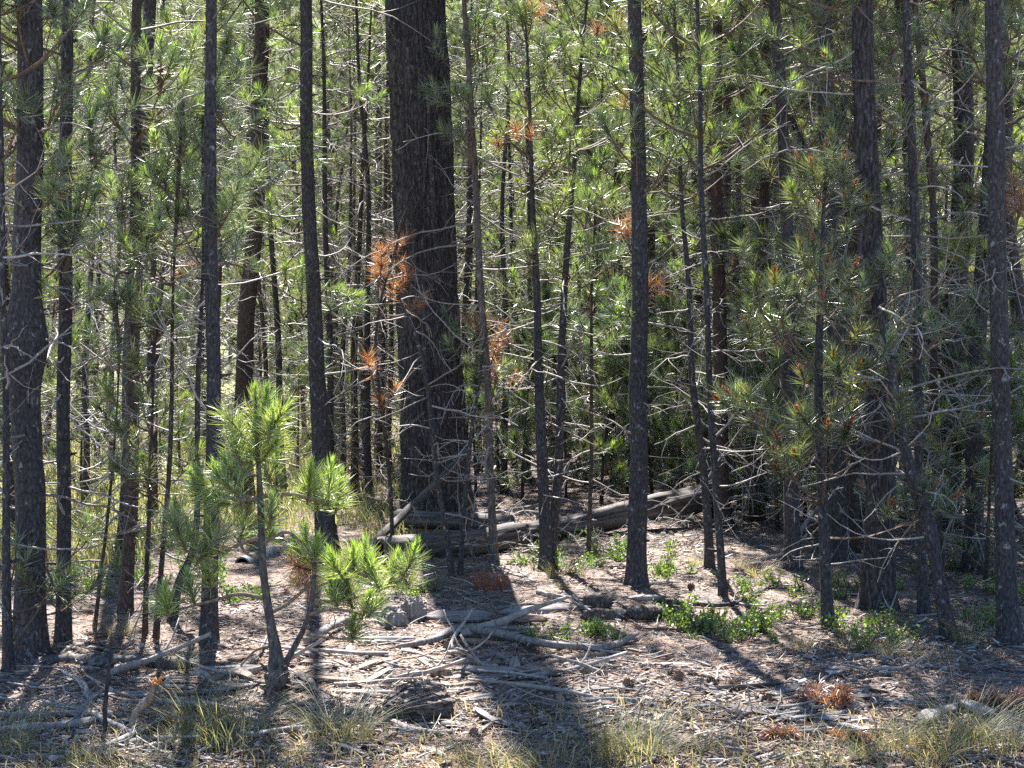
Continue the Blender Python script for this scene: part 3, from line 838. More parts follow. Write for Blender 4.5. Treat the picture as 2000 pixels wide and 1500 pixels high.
def try_place(n, d0, d1, kinds, gap, power=1.0):
    k = 0; tries = 0
    while k < n and tries < n * 60:
        tries += 1
        D = d0 + (d1 - d0) * R.random() ** power
        lim = 0.345 * D + 1.2
        x = R.uniform(-lim, lim)
        px, py = px_of((x, D, 0.2))
        kind = R.choices([a for a, _ in kinds], [b for _, b in kinds])[0]
        # the clearing on the left, open ground round the logs
        if 150 < px < 600 and 11 < D < 23 and kind != 'small': continue
        if 640 < px < 1480 and D < 15.5 and kind != 'small': continue
        if 650 < px < 950 and D < 14.2: continue
        h = HGT[kind]
        if 330 < px < 1380 and D - 0.87 * h < 10.2 and kind != 'small': continue
        if 90 < px < 620 and kind in ('tall', 'mid', 'young') and 12 < D < 18.5 + 0.73 * h: continue
        if kind == 'small' and D < 14 and 200 < px < 1450: continue
        if any((x - a) ** 2 + (D - b) ** 2 < 0.45 ** 2 for a, b in HERO_XY): continue
        if any((x - a) ** 2 + (D - b) ** 2 < (gap if kind != 'small' else 0.5) ** 2 for a, b, *_ in trees): continue
        s = R.uniform(0.85, 1.18) * (1.15 if D > 34 else 1.0)
        trees.append((x, D, kind, place(kind, x, D, s), px)); k += 1
# shade givers on the right and the left, behind the first row
for x, D, kind in [(2.6, 11.4, 'mid'), (3.7, 12.6, 'tall'), (4.3, 11.0, 'mid'), (3.1, 13.6, 'tall'), (4.9, 13.2, 'tall'), (2.2, 13.3, 'mid'), (5.4, 15.5, 'tall'), (1.9, 14.6, 'mid'),
                   (-4.0, 11.9, 'mid'), (-4.9, 13.0, 'tall'), (-3.3, 13.6, 'dead'), (3.4, 15.8, 'mid'), (2.7, 16.9, 'tall'), (4.3, 17.4, 'mid'), (2.9, 12.3, 'tall'), (4.0, 14.2, 'tall'), (3.3, 10.6, 'mid'), (2.3, 15.6, 'tall'), (5.2, 12.0, 'mid'), (3.9, 16.3, 'tall'), (1.8, 12.6, 'mid'), (-5.3, 14.8, 'tall'), (-4.6, 10.8, 'mid'), (-2.95, 11.3, 'mid')]:
    trees.append((x, D, kind, place(kind, x, D, R.uniform(0.9, 1.1)), px_of((x, D, 0))[0]))
def at_px(kind, px, D):
    x = (px - 1000) / F * D
    trees.append((x, D, kind, place(kind, x, D, R.uniform(0.9, 1.12)), px))
for px, D in [(648, 15.2), (668, 17.0), (690, 16.0), (705, 18.4), (722, 15.6), (740, 17.5), (758, 19.0), (905, 16.5), (935, 18.2), (985, 16.0), (1005, 18.8), (1030, 17.2), (880, 19.5), (1200, 17.0), (1320, 16.2), (1440, 15.0), (1465, 16.5)]:
    at_px('stem' if R.random() < 0.65 else 'dead', px, D)
for px, D in [(165, 14.2), (215, 16.0), (300, 15.2), (350, 17.4), (440, 16.2), (520, 17.0), (555, 15.6), (580, 18.5), (190, 19.0), (400, 19.5)]:
    at_px('stem' if R.random() < 0.6 else 'small', px, D)
for px, D in [(930, 15.4), (975, 17.0), (1020, 14.6), (1055, 16.0), (1105, 15.0), (1140, 17.4), (1175, 14.4), (1225, 15.8), (1275, 14.9), (1300, 16.8), (1335, 14.2), (1365, 15.6), (1405, 13.4), (1445, 14.6), (1480, 13.2), (1520, 12.6), (1575, 13.6),
              (1605, 12.2), (1660, 13.0), (1740, 12.0), (1770, 13.6), (1880, 12.6), (1910, 14.2), (1980, 12.8), (1500, 16.4), (1690, 15.4), (1820, 15.6)]:
    at_px('small', px, D)
try_place(46, 14.0, 36, [('stem', 4), ('dead', 1)], 0.7)
try_place(26, 14.5, 20.5, [('young', 4), ('mid', 4), ('dead', 1)], 1.15)
for px, D in [(900, 20.0), (950, 22.5), (1010, 20.8), (1075, 17.6), (1110, 19.5), (1150, 16.4), (1190, 21.0), (1215, 18.2), (1285, 17.0), (1310, 19.8), (1345, 22.0), (1380, 17.8), (1425, 19.2), (1470, 18.0), (1500, 21.0), (1560, 18.8), (870, 23.0), (1260, 23.5)]:
    at_px('young' if R.random() < 0.8 else 'mid', px, D)
try_place(34, 18, 26.5, [('young', 6), ('mid', 1.5), ('dead', 1)], 1.2)
try_place(120, 26.5, 48, [('tall', 6), ('mid', 4), ('young', 1)], 1.2)
try_place(60, 44, 75, [('mid', 5), ('tall', 6)], 2.0)
try_place(22, 9.5, 22, [('small', 1)], 0.6)
groups = {}
for x, D, kind, o, px in trees:
    groups.setdefault((kind, gap_of(px)), []).append((D, o))
for (kind, gap), L in groups.items():
    L.sort(key=lambda r: r[0])
    for i, (_, o) in enumerate(L):
        o['label'] = '%s %s' % (TXT[kind][0], gap) if len(L) == 1 else '%s %s, %s of them' % (TXT[kind][0], gap, ORD[min(i, 35)])
        o['category'] = 'tree'; o['group'] = TXT[kind][1]
for L in ARCH.values():
    for a in L:
        if a.name not in USED:
            for c in list(a.children): bpy.data.objects.remove(c)
            bpy.data.objects.remove(a)

# thin stems that stand out on the left and beside the giant trunk
hero('thin_sapling', 'dark thin sapling of the left thicket, nearest the dark-footed pine', None,
     [(282, 1238, 11), (288, 1050, 9), (292, 900, 8), (296, 800, 5)], 1.75, M_BARK2, 31, crown=(0.75, 0.3, 5), dead=(0.2, 1.0, 8, 0.35), k=8, knots=0, shade=0.8)
hero('thin_sapling', 'tall thin sapling with few needles right of the dark-footed pine', None,
     [(303, 1245, 13), (318, 1050, 10), (330, 850, 9), (335, 640, 7), (340, 520, 5)], 2.9, M_BARK2, 32, crown=(1.9, 0.3, 4), dead=(0.3, 1.9, 12, 0.45), k=8, knots=0)
hero('thin_sapling', 'slanting dark stem left of the straight grey pine', None,
     [(332, 1215, 20), (348, 1140, 17), (378, 1060, 14), (385, 900, 11), (392, 700, 10), (396, 560, 7)], 2.9, M_BARK, 33, crown=(2.0, 0.35, 4), dead=(0.3, 2.0, 10, 0.5), k=8, knots=0)
hero('thin_sapling', 'thin bare stem slanting between burled pine and dark-footed pine', None,
     [(182, 1230, 9), (200, 1100, 7), (215, 950, 6), (226, 760, 4)], 1.9, M_BARK2, 34, crown=(1.45, 0.25, 5), dead=(0.3, 1.5, 9, 0.4), k=8, knots=0)
hero('rust_needled_sapling', 'thin dying sapling with rust-red needle tufts left of giant trunk', None,
     [(768, 1085, 8), (762, 960, 8), (748, 830, 7), (732, 690, 6), (745, 580, 5), (770, 500, 4)], 2.75, M_BARK2, 35, crown=None, dead=(0.3, 2.4, 16, 0.5), k=8, knots=0, rust=1.0, fresh=0, sprays=[(770, 490, 1, 2), (745, 535, 2, 2), (735, 545, 1, 2), (792, 545, 1, 2), (765, 572, 1, 2), (806, 605, 1, 2), (720, 712, 1, 2), (745, 795, 1, 2)])
hero('dead_sapling', 'slim dead grey stem leaning across the front of giant trunk', None,
     [(884, 1128, 13), (874, 1050, 11), (852, 910, 10), (836, 770, 9), (815, 665, 8), (784, 585, 5)], 2.0, M_BARK, 36, crown=None, dead=(0.4, 2.0, 16, 0.55), k=8, knots=0)
hero('dead_sapling', 'slim grey stem at the right edge of giant trunk foot', None,
     [(898, 1122, 11), (903, 1040, 10), (912, 950, 9), (924, 830, 8), (938, 740, 5)], 1.7, M_BARK, 37, crown=None, dead=(0.3, 1.6, 12, 0.5), low=[(1.2, 1.7, 3, 0.25)], k=8, knots=0)

# ------------------------------------------------------------------ wood on the ground
def orient(o, p0, p1):
    d = Vector(np.asarray(p1) - np.asarray(p0))
    o.location = Vector(p0)
    o.rotation_mode = 'QUATERNION'
    o.rotation_quaternion = d.to_track_quat('Z', 'Y')
    return d.length

def log_mb(L, r0, r1, rg, k=28, rough=0.07, cracks=0.10, bend=0.0, hollow=False, jag=0.0, n=None, flat=1.0, taper=False):
    """a log along local +Z"""
    mb = MB(); n = n or max(10, int(L / 0.05)); z = np.linspace(0, L, n)
    a = np.arange(k) * 2 * math.pi / k; off = rg.random() * 90
    q = np.stack(np.broadcast_arrays(np.cos(a)[None] * 1.4, np.sin(a)[None] * 1.4, (z * 1.6)[:, None]), -1)
    d = rough * fbm(q + off, 3)
    q2 = np.stack(np.broadcast_arrays(np.cos(a)[None] * 4.2, np.sin(a)[None] * 4.2, (z * 0.9)[:, None]), -1)
    c = vnoise(q2 + off * 2)
    d = d - cracks * np.clip(0.22 - np.abs(c), 0, 1) / 0.22
    path = np.stack([bend * np.sin(z / L * math.pi) + 0.01 * vnoise(np.stack([z * 3, z * 0 + off, z * 0], -1)), 0.02 * vnoise(np.stack([z * 2, z * 0 + off + 4, z * 0], -1)), z], -1)
    rad = np.linspace(r0, r1, n)
    if taper:
        t_ = np.abs(np.linspace(-1, 1, n)); rad = rad * (1 - 0.75 * t_ ** 5) * (1 + 0.22 * vnoise(np.stack([z * 9, z * 0 + off, z * 0], -1)))
        path[:, 0] += 0.35 * r0 * vnoise(np.stack([z * 5, z * 0 + off + 8, z * 0], -1))
    v0 = mb.n
    mb.tube(path, rad, k, (1, 1, 1), 0, not hollow, d)
    V = mb.v[-1]
    if flat != 1.0:
        V[:, 1] *= flat
    if jag:
        ends = np.arange(k)
        V[ends, 2] -= jag * rg.random(k); V[(n - 1) * k + ends, 2] += jag * rg.random(k)
    if hollow:
        ri = rad[0] * 0.72
        w = rg.random(k) * 0.06
        e0 = V[:k]; inner = np.stack([np.cos(a) * ri, np.sin(a) * ri, np.zeros(k) + 0.01], -1) * [1, flat, 1]
        # the tube frame may turn, so take the ring direction from the outer ring
        dirs = norm(e0 * [1, 1, 0]); inner = e0 * [0.74, 0.74, 1] + dirs * (0.04 * r0 * rg.standard_normal((k, 1))); deep = e0 * [0.6, 0.6, 0] + [0, 0, min(0.5, L * 0.5)]
        VV = np.vstack([e0, inner, deep, [[0, 0, min(0.5, L * 0.5)]]])
        j = np.arange(k); j2 = (j + 1) % k
        mb.add(VV, np.stack([2 * k + j2, 2 * k + j, np.full(k, 3 * k)], -1), np.vstack([np.stack([j2, j, k + j, k + j2], -1)]), (1, 1, 1), 1)
        mb.add(VV, None, np.stack([k + j2, k + j, 2 * k + j, 2 * k + j2], -1), (1, 1, 1), 2)
        e1 = V[(n - 1) * k:(n - 1) * k + k]
        mb.add(np.vstack([e1, e1.mean(0)[None]]), np.stack([j, j2, np.full(k, k)], -1), None, (1, 1, 1), 1)
    return mb

rg = np.random.default_rng(77)
def log(name, label, a, b, w0, w1, Ya, Yb, mat, cat='log', **kw):
    p0, p1 = P(a[0], a[1], Ya), P(b[0], b[1], Yb)
    L = np.linalg.norm(p1 - p0)
    root = empty(name, p0, label, cat)
    orient(root, p0, p1)
    o = log_mb(L, w0 * 0.5 * Ya / F, w1 * 0.5 * Yb / F, rg, **kw).build('log_body', [mat, M_DARKWOOD, M_HOLLOW], root)
    return root, L

# the long hollow log in two broken lengths, its root end at the right
lg, L = log('fallen_log', 'long weathered hollow log lying in front of the giant trunk', (742, 1082), (1010, 1046), 64, 50, 10.7, 11.7, M_DARKWOOD, hollow=True, jag=0.05, rough=0.13, cracks=0.2)
lg2, L = log('fallen_log', 'long grey log running behind the tall dark pole to its roots', (1030, 1044), (1405, 968), 42, 52, 12.0, 13.0, M_DARKWOOD, jag=0.08, rough=0.17, cracks=0.28)
for i in range(9):
    mb = MB(); az = i * 0.7 + rg.random() * 0.4
    d = np.array([math.cos(az), math.sin(az), 0.35 + 0.3 * rg.random()])
    pth = bend_path(np.array([0, 0, L - 0.08]), d, 0.25 + 0.3 * rg.random(), 0.2, 6, 0.25, rg)
    mb.tube(pth, np.linspace(0.05, 0.006, 6), 7, (1, 1, 1), 0)
    mb.build('root', [M_BARK2], lg2)
lg3, L3 = log('sawn_log', 'short round log with dark sawn end against the giant trunk', (778, 1014), (1000, 1022), 38, 34, 12.55, 12.2, M_DARKWOOD, jag=0.0)
mb = MB(); mb.tube(np.array([[0, 0, -0.012], [0, 0, 0.03]]), [0.080, 0.083], 24, (1, 1, 1), 0); mb.build('sawn_end', [M_BLACKBARK], lg3)
log('leaning_pole', 'slim grey pole leaning diagonally against the giant trunk', (668, 1110), (912, 886), 19, 13, 10.6, 13.35, M_DARKWOOD, 'pole', k=12)
# two short grey pipes behind the sapling
for (x, y, r, Y, lab) in ((474, 1106, 19, 10.6, 'short grey hollow pipe on the ground, lower of the two'), (486, 1066, 19, 11.6, 'short grey pipe behind the sapling stem, upper of the two')):
    p0 = P(x, y, Y); p1 = p0 + np.array([0.16, 0.36, 0.03]); L = float(np.linalg.norm(p1 - p0))
    root = empty('grey_pipe', p0, lab, 'pipe', 'grey pipes behind the sapling'); orient(root, p0, p1)
    rr = r * Y / F; mb = MB(); z = np.linspace(0, L, 9)
    mb.tube(np.stack([z * 0, z * 0, z], -1), rr * (1 + 0.03 * (np.arange(9) % 2)), 28, (1, 1, 1), 0, False)
    mb.build('pipe_wall', [M_PIPE], root)
    mb = MB(); mb.tube(np.stack([z * 0, z * 0, z[::-1]], -1), rr * 0.84, 28, (1, 1, 1), 0, False)
    mb.add([[0, 0, L - 0.01]] + [[rr * math.cos(t), rr * math.sin(t), L - 0.01] for t in np.arange(28) * 6.2832 / 28], [(0, i + 1, (i + 1) % 28 + 1) for i in range(28)])
    mb.build('pipe_bore', [M_HOLLOW], root)  # bore and end disc coloured near-black for the shade inside
    mb = MB(); t = np.arange(28) * 6.2832 / 28; o_ = np.stack([np.cos(t), np.sin(t), t * 0], -1)
    mb.add(np.vstack([o_ * rr * 1.001, o_ * rr * 0.838]) - [0, 0, 0.002], None, [((i + 1) % 28, i, 28 + i, 28 + (i + 1) % 28) for i in range(28)])
    mb.build('pipe_rim', [M_PIPE], root)

# fallen poles deeper in
for a, b, w, Ya, Yb, lab in [((150, 730), (316, 628), 13, 19, 20, 'pale fallen pole slanting up behind the shaggy slim pine'), ((70, 750), (330, 690), 22, 18, 21, 'dark fallen trunk behind the burled pine'),
        ((1085, 842), (1240, 806), 13, 17, 18, 'grey fallen pole high behind the forked pair'), ((985, 900), (1215, 846), 11, 16, 17, 'thin pale pole slanting behind the forked pair'),
        ((900, 1008), (1105, 982), 9, 13.2, 13.8, 'thin pale pole lying right of giant trunk foot'), ((1285, 950), (1425, 890), 13, 14, 15, 'pale pole above the log roots'),
        ((1100, 915), (1330, 868), 11, 15, 16, 'slim fallen pole behind the tall dark pole'), ((1480, 890), (1700, 858), 12, 13, 14, 'pale pole crossing behind the mottled pole'),
        ((1560, 1045), (1690, 860), 9, 11, 12, 'thin dead pole slanting behind the cone-tipped pine'), ((1840, 1010), (1995, 1030), 12, 12, 12.4, 'pale fallen pole behind the right edge pole'),
        ((1850, 985), (1912, 905), 11, 12, 13, 'grey broken pole propped left of the right edge pole'), ((1440, 590), (1560, 588), 18, 24, 24, 'far fallen log high between the thin stems and mottled pole'),
        ((1870, 690), (2010, 670), 20, 24, 26, 'far grey log right of the crooked pine'), ((150, 960), (330, 950), 16, 15.3, 15.9, 'fallen reddish log on the meadow edge'),
        ((480, 965), (560, 1000), 10, 14.6, 14.0, 'short pale log lying behind the sapling top'), ((1690, 640), (1830, 700), 9, 16, 14, 'thin dead pole behind the stout right trunk')]:
    log('fallen_pole', lab, a, b, w, w * 0.75, Ya, Yb, M_WOOD if w < 16 else M_DARKWOOD, 'log', k=9, n=16)

def on_ground(pts, lift=0.0):
    """pixels (x, y, w) on the floor -> (world path, radii)"""
    q = []; r = []
    for x, y, w in pts:
        g = G(x, y + w * 0.4); rr = w * 0.5 * g[1] / F
        q.append(g + [0, 0, rr * 0.75 + lift]); r.append(rr)
    return np.array(q), np.array(r)
def ground_branch(name, label, pts, mat, cat='branch', lift=0.0, k=10, twigs=3, flat=1.0):
    q, r = on_ground(pts, lift)
    c = q[0].copy(); S = cr(np.hstack([q - c, r[:, None]]), 40)
    root = empty(name, c, label, cat)
    mb = MB(); rg2 = np.random.default_rng(int(pts[0][0] * 7 + pts[0][1]))
    a = np.arange(k)
    mb.tube(S[:, :3], np.maximum(S[:, 3], 0.003), k, (1, 1, 1), 0, True, 0.16 * rg2.standard_normal((40, k)) * 0.5 + 0.18 * vnoise(np.stack(np.broadcast_arrays(np.arange(40)[:, None] * 0.35, np.cos(a * 6.283 / k)[None] * 1.5, np.sin(a * 6.283 / k)[None] * 1.5), -1)))
    mb.build('branch_wood', [mat], root)
    for _ in range(twigs):
        i = rg2.integers(4, 36); mb = MB(); d = rg2.standard_normal(3) * [1, 0.6, 0.4] + [0, 0, 0.3]
        dead_branch(mb, S[i, :3], d, 0.06 + 0.14 * rg2.random(), rg2, r0=0.004, forks=1, k=4, mat=0)
        mb.build('twig', [M_TWIG], root)
    return root
ground_branch('curved_branch', 'long curved pale branch lying across the sunlit floor', [(778, 1270, 9), (845, 1256, 13), (893, 1236, 18), (960, 1242, 17), (1050, 1262, 16), (1135, 1270, 14), (1190, 1270, 14), (1246, 1243, 9)], M_WOOD, twigs=6, lift=0.02)
ground_branch('dark_branch', 'dark curved branch from rotten stump towards the twin thin stems', [(1285, 1176, 9), (1350, 1182, 9), (1420, 1184, 9), (1465, 1168, 7), (1515, 1140, 5)], M_BARK, twigs=4, lift=0.01)
ground_branch('low_log', 'low grey log half buried at the foot of burled pine', [(60, 1290, 20), (130, 1284, 24), (190, 1288, 28), (260, 1286, 24), (340, 1293, 28), (440, 1296, 16)], M_DARKWOOD, 'log', twigs=6, k=14, lift=-0.012)
ground_branch('split_branch', 'split grey branch tucked under the curved pale branch end', [(1058, 1298, 10), (1100, 1290, 17), (1150, 1283, 17), (1188, 1276, 8)], M_TANWOOD, twigs=0)
ground_branch('rooted_branch', 'grey branch slanting from sapling foot to the right', [(598, 1262, 14), (650, 1232, 15), (700, 1215, 13), (760, 1205, 9)], M_WOOD, twigs=4, lift=0.03)
ground_branch('rooted_branch', 'thin bent branch left of the sapling foot', [(430, 1330, 6), (470, 1310, 7), (500, 1290, 7), (520, 1255, 5)], M_WOOD, twigs=3, lift=0.02)
ground_branch('ground_root', 'pale twisted branch at bottom beneath the bark mound', [(765, 1408, 12), (800, 1424, 16), (850, 1432, 14), (890, 1428, 8)], M_WOOD, twigs=2)
ground_branch('dead_branch', 'grey branch in the shaded brush at bottom left', [(85, 1385, 9), (160, 1400, 12), (215, 1425, 13), (260, 1445, 9)], M_WOOD, twigs=8, lift=0.03)
ground_branch('dead_branch', 'crooked stick at bottom left below the broken twig', [(190, 1475, 8), (240, 1452, 13), (290, 1430, 11), (335, 1395, 6)], M_WOOD, twigs=5, lift=0.02)
ground_branch('pale_branch', 'pale forked branch in the shade left of red needles', [(1420, 1405, 8), (1470, 1392, 13), (1520, 1398, 15), (1570, 1410, 9)], M_WOOD, twigs=5)
ground_branch('pale_branch', 'pale branch in the shade below the red needle clump', [(1600, 1400, 8), (1650, 1392, 11), (1700, 1378, 10), (1740, 1362, 6)], M_WOOD, twigs=4)
ground_branch('pale_branch', 'low pale branch at bottom right, left of the arched log', [(1560, 1430, 9), (1620, 1418, 16), (1680, 1425, 13), (1730, 1440, 6)], M_WOOD, twigs=3)

# broken upright twig with an orange tip, and its neighbour
def upright(name, label, pts, mat, tip=None):
    b = G(pts[0][0], pts[0][1]); Y = b[1]
    W = [(*(P(x, y, Y) - b), w * 0.5 * Y / F) for x, y, w in pts]
    S = cr(W, 30); root = empty(name, b, label, 'branch'); mb = MB()
    mb.tube(S[:, :3], S[:, 3], 9, (1, 1, 1), 0, True, 0.12 * rg.standard_normal((30, 9)))
    mb.build('branch_wood', [mat], root)
    if tip:
        e = S[-1, :3]; mb = MB()
        for i in range(7):
            d = np.array([0.5 * rg.standard_normal(), 0.4 * rg.standard_normal(), 1.4]); d = norm(d)
            o_ = np.array([0.012 * rg.standard_normal(), 0.012 * rg.standard_normal(), 0])
            mb.tube(np.array([e + o_ - d * 0.01, e + o_ + d * (0.015 + 0.02 * rg.random())]), [0.007, 0.001], 4, (0.62, 0.26, 0.06), 0)
        mb.build('broken_tip', [M_TWIG], root)
    return root
upright('broken_twig', 'broken reddish twig with splintered orange tip, bottom left', [(255, 1440, 14), (262, 1400, 14), (275, 1382, 17), (294, 1362, 19), (303, 1334, 15)], M_TANWOOD, tip=True)
upright('upright_stick', 'thin dark stick standing upright left of the broken twig', [(208, 1440, 9), (205, 1390, 9), (210, 1330, 8), (216, 1280, 7), (217, 1245, 4)], M_BARK)
upright('bent_twig', 'thin bent twig curving down from the broken twig', [(318, 1470, 6), (340, 1440, 6), (345, 1405, 5), (325, 1375, 4), (304, 1352, 4)], M_DARKWOOD)

# slabs, planks, rotten pieces
def slab(name, label, a, b, w, mat, thick=0.45, cat='wood', seed=1, jag=0.05, lift=0.0, group=None, k=20):
    rr = np.random.default_rng(seed); g0 = G(a[0], a[1] + w * 0.35); g1 = G(b[0], b[1] + w * 0.35)
    r = w * 0.5 * g0[1] / F
    p0 = g0 + [0, 0, r * thick * 0.7 + lift]; p1 = g1 + [0, 0, r * thick * 0.6 + lift]
    d = Vector(p1 - p0); L = d.length
    o = log_mb(L, r, r * 0.8, rr, k=k, rough=0.34, cracks=0.34, jag=jag, flat=1.0, taper=jag > 0.01, n=max(14, int(L / 0.015))).build(name, [mat])
    me = o.data; co = np.zeros(len(me.vertices) * 3, np.float32); me.vertices.foreach_get('co', co); co = co.reshape(-1, 3)
    co[:, 1] *= thick
    me.vertices.foreach_set('co', co.ravel()); me.update()
    z = d.normalized(); x = Vector((0, 0, 1)).cross(z).normalized(); y = z.cross(x)
    o.matrix_world = Matrix((( x.x, y.x, z.x, p0[0]), (x.y, y.y, z.y, p0[1]), (x.z, y.z, z.z, p0[2]), (0, 0, 0, 1)))
    tag(o, label, cat, group, 'thing'); return o
slab('weathered_slab', 'broad weathered grey slab lying in the trunk shadow', (905, 1300), (1020, 1306), 46, M_WOOD, 0.5, seed=3, jag=0.06)
slab('weathered_slab', 'lighter slab end right of the broad grey slab', (1012, 1304), (1108, 1310), 28, M_TANWOOD, 0.6, seed=4)
slab('old_plank', 'flat grey plank piece under the sapling right branches', (700, 1243), (810, 1241), 34, M_WOOD, 0.4, seed=5, jag=0.005)
slab('rotten_log', 'rotten grey log length in the shadow right of knotty stump', (838, 1200), (962, 1196), 44, M_WOOD, 0.6, seed=6)
slab('rotten_log', 'pale rotten log length left of the rotten stump pieces', (978, 1192), (1148, 1178), 34, M_WOOD, 0.6, seed=7)
slab('rotten_log', 'broken wood lump below the pale rotten log', (995, 1208), (1062, 1206), 32, M_TANWOOD, 0.7, seed=8)
slab('rotten_slab', 'tan rotten slab right of the sapling foot', (590, 1318), (710, 1326), 26, M_TANWOOD, 0.45, seed=9)
slab('rotten_slab', 'long tan split slab below the plank', (640, 1340), (810, 1336), 20, M_TANWOOD, 0.5, seed=10)
slab('rotten_slab', 'upper tan slab behind the sapling foot', (585, 1285), (655, 1292), 24, M_TANWOOD, 0.5, seed=12)
slab('rotten_slab', 'grey slab left of the sapling foot', (385, 1303), (520, 1296), 30, M_WOOD, 0.5, seed=13)
slab('rotten_slab', 'lower grey slab left of the sapling foot', (410, 1345), (500, 1330), 24, M_WOOD, 0.5, seed=14)
slab('wood_splinter', 'pale splinter left of the bark mound top', (655, 1290), (722, 1318), 12, M_TANWOOD, 0.6, seed=15)
slab('wood_splinter', 'pale stick piece between plank and curved branch', (818, 1290), (855, 1312), 11, M_TANWOOD, 0.7, seed=16)
slab('rotten_slab', 'shaded slab between curved branch and weathered slab', (955, 1265), (1002, 1290), 26, M_WOOD, 0.4, seed=17)
slab('pale_stick', 'pale straight stick right of the weathered slab', (1165, 1348), (1245, 1342), 10, M_WOOD, 0.7, seed=18)
slab('pale_stick', 'bleached stick crossing another, bottom middle right', (1152, 1392), (1206, 1376), 13, M_WOOD, 0.7, seed=19)
slab('pale_stick', 'bleached stick lying under the crossing sticks', (1180, 1386), (1240, 1392), 12, M_WOOD, 0.7, seed=20)
slab('pale_stick', 'long grey stick below the weathered slab', (1035, 1366), (1150, 1390), 13, M_WOOD, 0.7, seed=21)
slab('arched_log', 'arched pale log, left half rising from the grass, bottom right', (1795, 1418), (1885, 1378), 34, M_WOOD, 0.8, seed=22, lift=0.02)
slab('arched_log', 'arched pale log, right half falling to the grass, bottom right', (1880, 1384), (1940, 1408), 30, M_WOOD, 0.8, seed=23, lift=0.03)
slab('pale_board', 'pale flat board showing behind the burled pine foot', (0, 1185), (60, 1186), 26, M_WOOD, 0.3, seed=24, jag=0.0)
slab('dark_log', 'dark rotting log lying behind the foot of the knotty stump', (640, 1170), (690, 1150), 16, M_DARKWOOD, 0.8, seed=25)

def lump(name, label, x, y, w, h, mat, seed, cat='stump', rough=0.30, layer=0.0):
    """a rotten lump standing on the floor; x,y its lower middle, w,h its size in pixels"""
    g = G(x, y); s = g[1] / F; rx, rz = w * 0.5 * s, h * s
    bm = bmesh.new(); bmesh.ops.create_icosphere(bm, subdivisions=5, radius=1.0)
    v = np.array([q.co[:] for q in bm.verts]); o2 = seed * 7.7
    dsp = 1 + rough * fbm(v * 1.5 + o2, 4) + 0.10 * (vnoise(v * [6, 6, 3] + o2)) + layer * np.abs(vnoise(v * [1.2, 1.2, 9] + o2)) - 0.10 * np.clip(0.15 - np.abs(vnoise(v * [5, 5, 2.0] + o2 + 9)), 0, 1) / 0.15
    v = v * dsp[:, None] * [rx, rx * 0.8, rz * 0.62] + [0, 0, rz * 0.36]
    f = [[q.index for q in p.verts] for p in bm.faces]; bm.free()
    mb = MB(); mb.add(v, f); o = mb.build(name, [mat], smooth=False); o.location = g
    return tag(o, label, cat)
lump('bark_mound', 'dark rounded mound of rotting bark in the foreground', 818, 1396, 122, 66, M_BLACKBARK, 1, 'stump', 0.20, 0.16)
lump('knotty_stump', 'small knotty grey stump at the sapling right side', 806, 1215, 52, 50, M_WOOD, 2)
lump('pale_stump', 'pale round stump end beside the knotty stump', 768, 1222, 56, 40, M_WOOD, 3, rough=0.2)
slab('rotten_stump', 'upper dark chunk of the rotten stump pieces', (1142, 1168), (1186, 1172), 44, M_BLACKBARK, 0.95, 'stump', 31, 0.05)
slab('rotten_stump', 'lower dark chunk of the rotten stump pieces', (1146, 1196), (1212, 1198), 40, M_BLACKBARK, 0.9, 'stump', 32, 0.05)
slab('rotten_stump', 'right blocky chunk of the rotten stump pieces', (1232, 1196), (1302, 1192), 46, M_BLACKBARK, 0.75, 'stump', 33, 0.02)
slab('rotten_stump', 'flat grey chunk on the rotten stump pieces', (1228, 1180), (1296, 1178), 24, M_WOOD, 0.6, 'stump', 34, 0.03, lift=0.05)
slab('rotten_stump', 'small grey chunk between the rotten stump pieces', (1200, 1192), (1240, 1202), 26, M_WOOD, 0.8, 'stump', 35, 0.04)
lump('white_stone', 'whitish stone lump in the grass at bottom right', 1776, 1500, 22, 26, M_WOOD, 8, 'stone', 0.2)
lump('grey_stone', 'grey stone lump at the foot of right edge pole', 2000, 1215, 26, 30, M_WOOD, 9, 'stone', 0.2)
lump('rotten_lump', 'crumbling tan lump below the plank', 862, 1320, 46, 22, M_TANWOOD, 10)

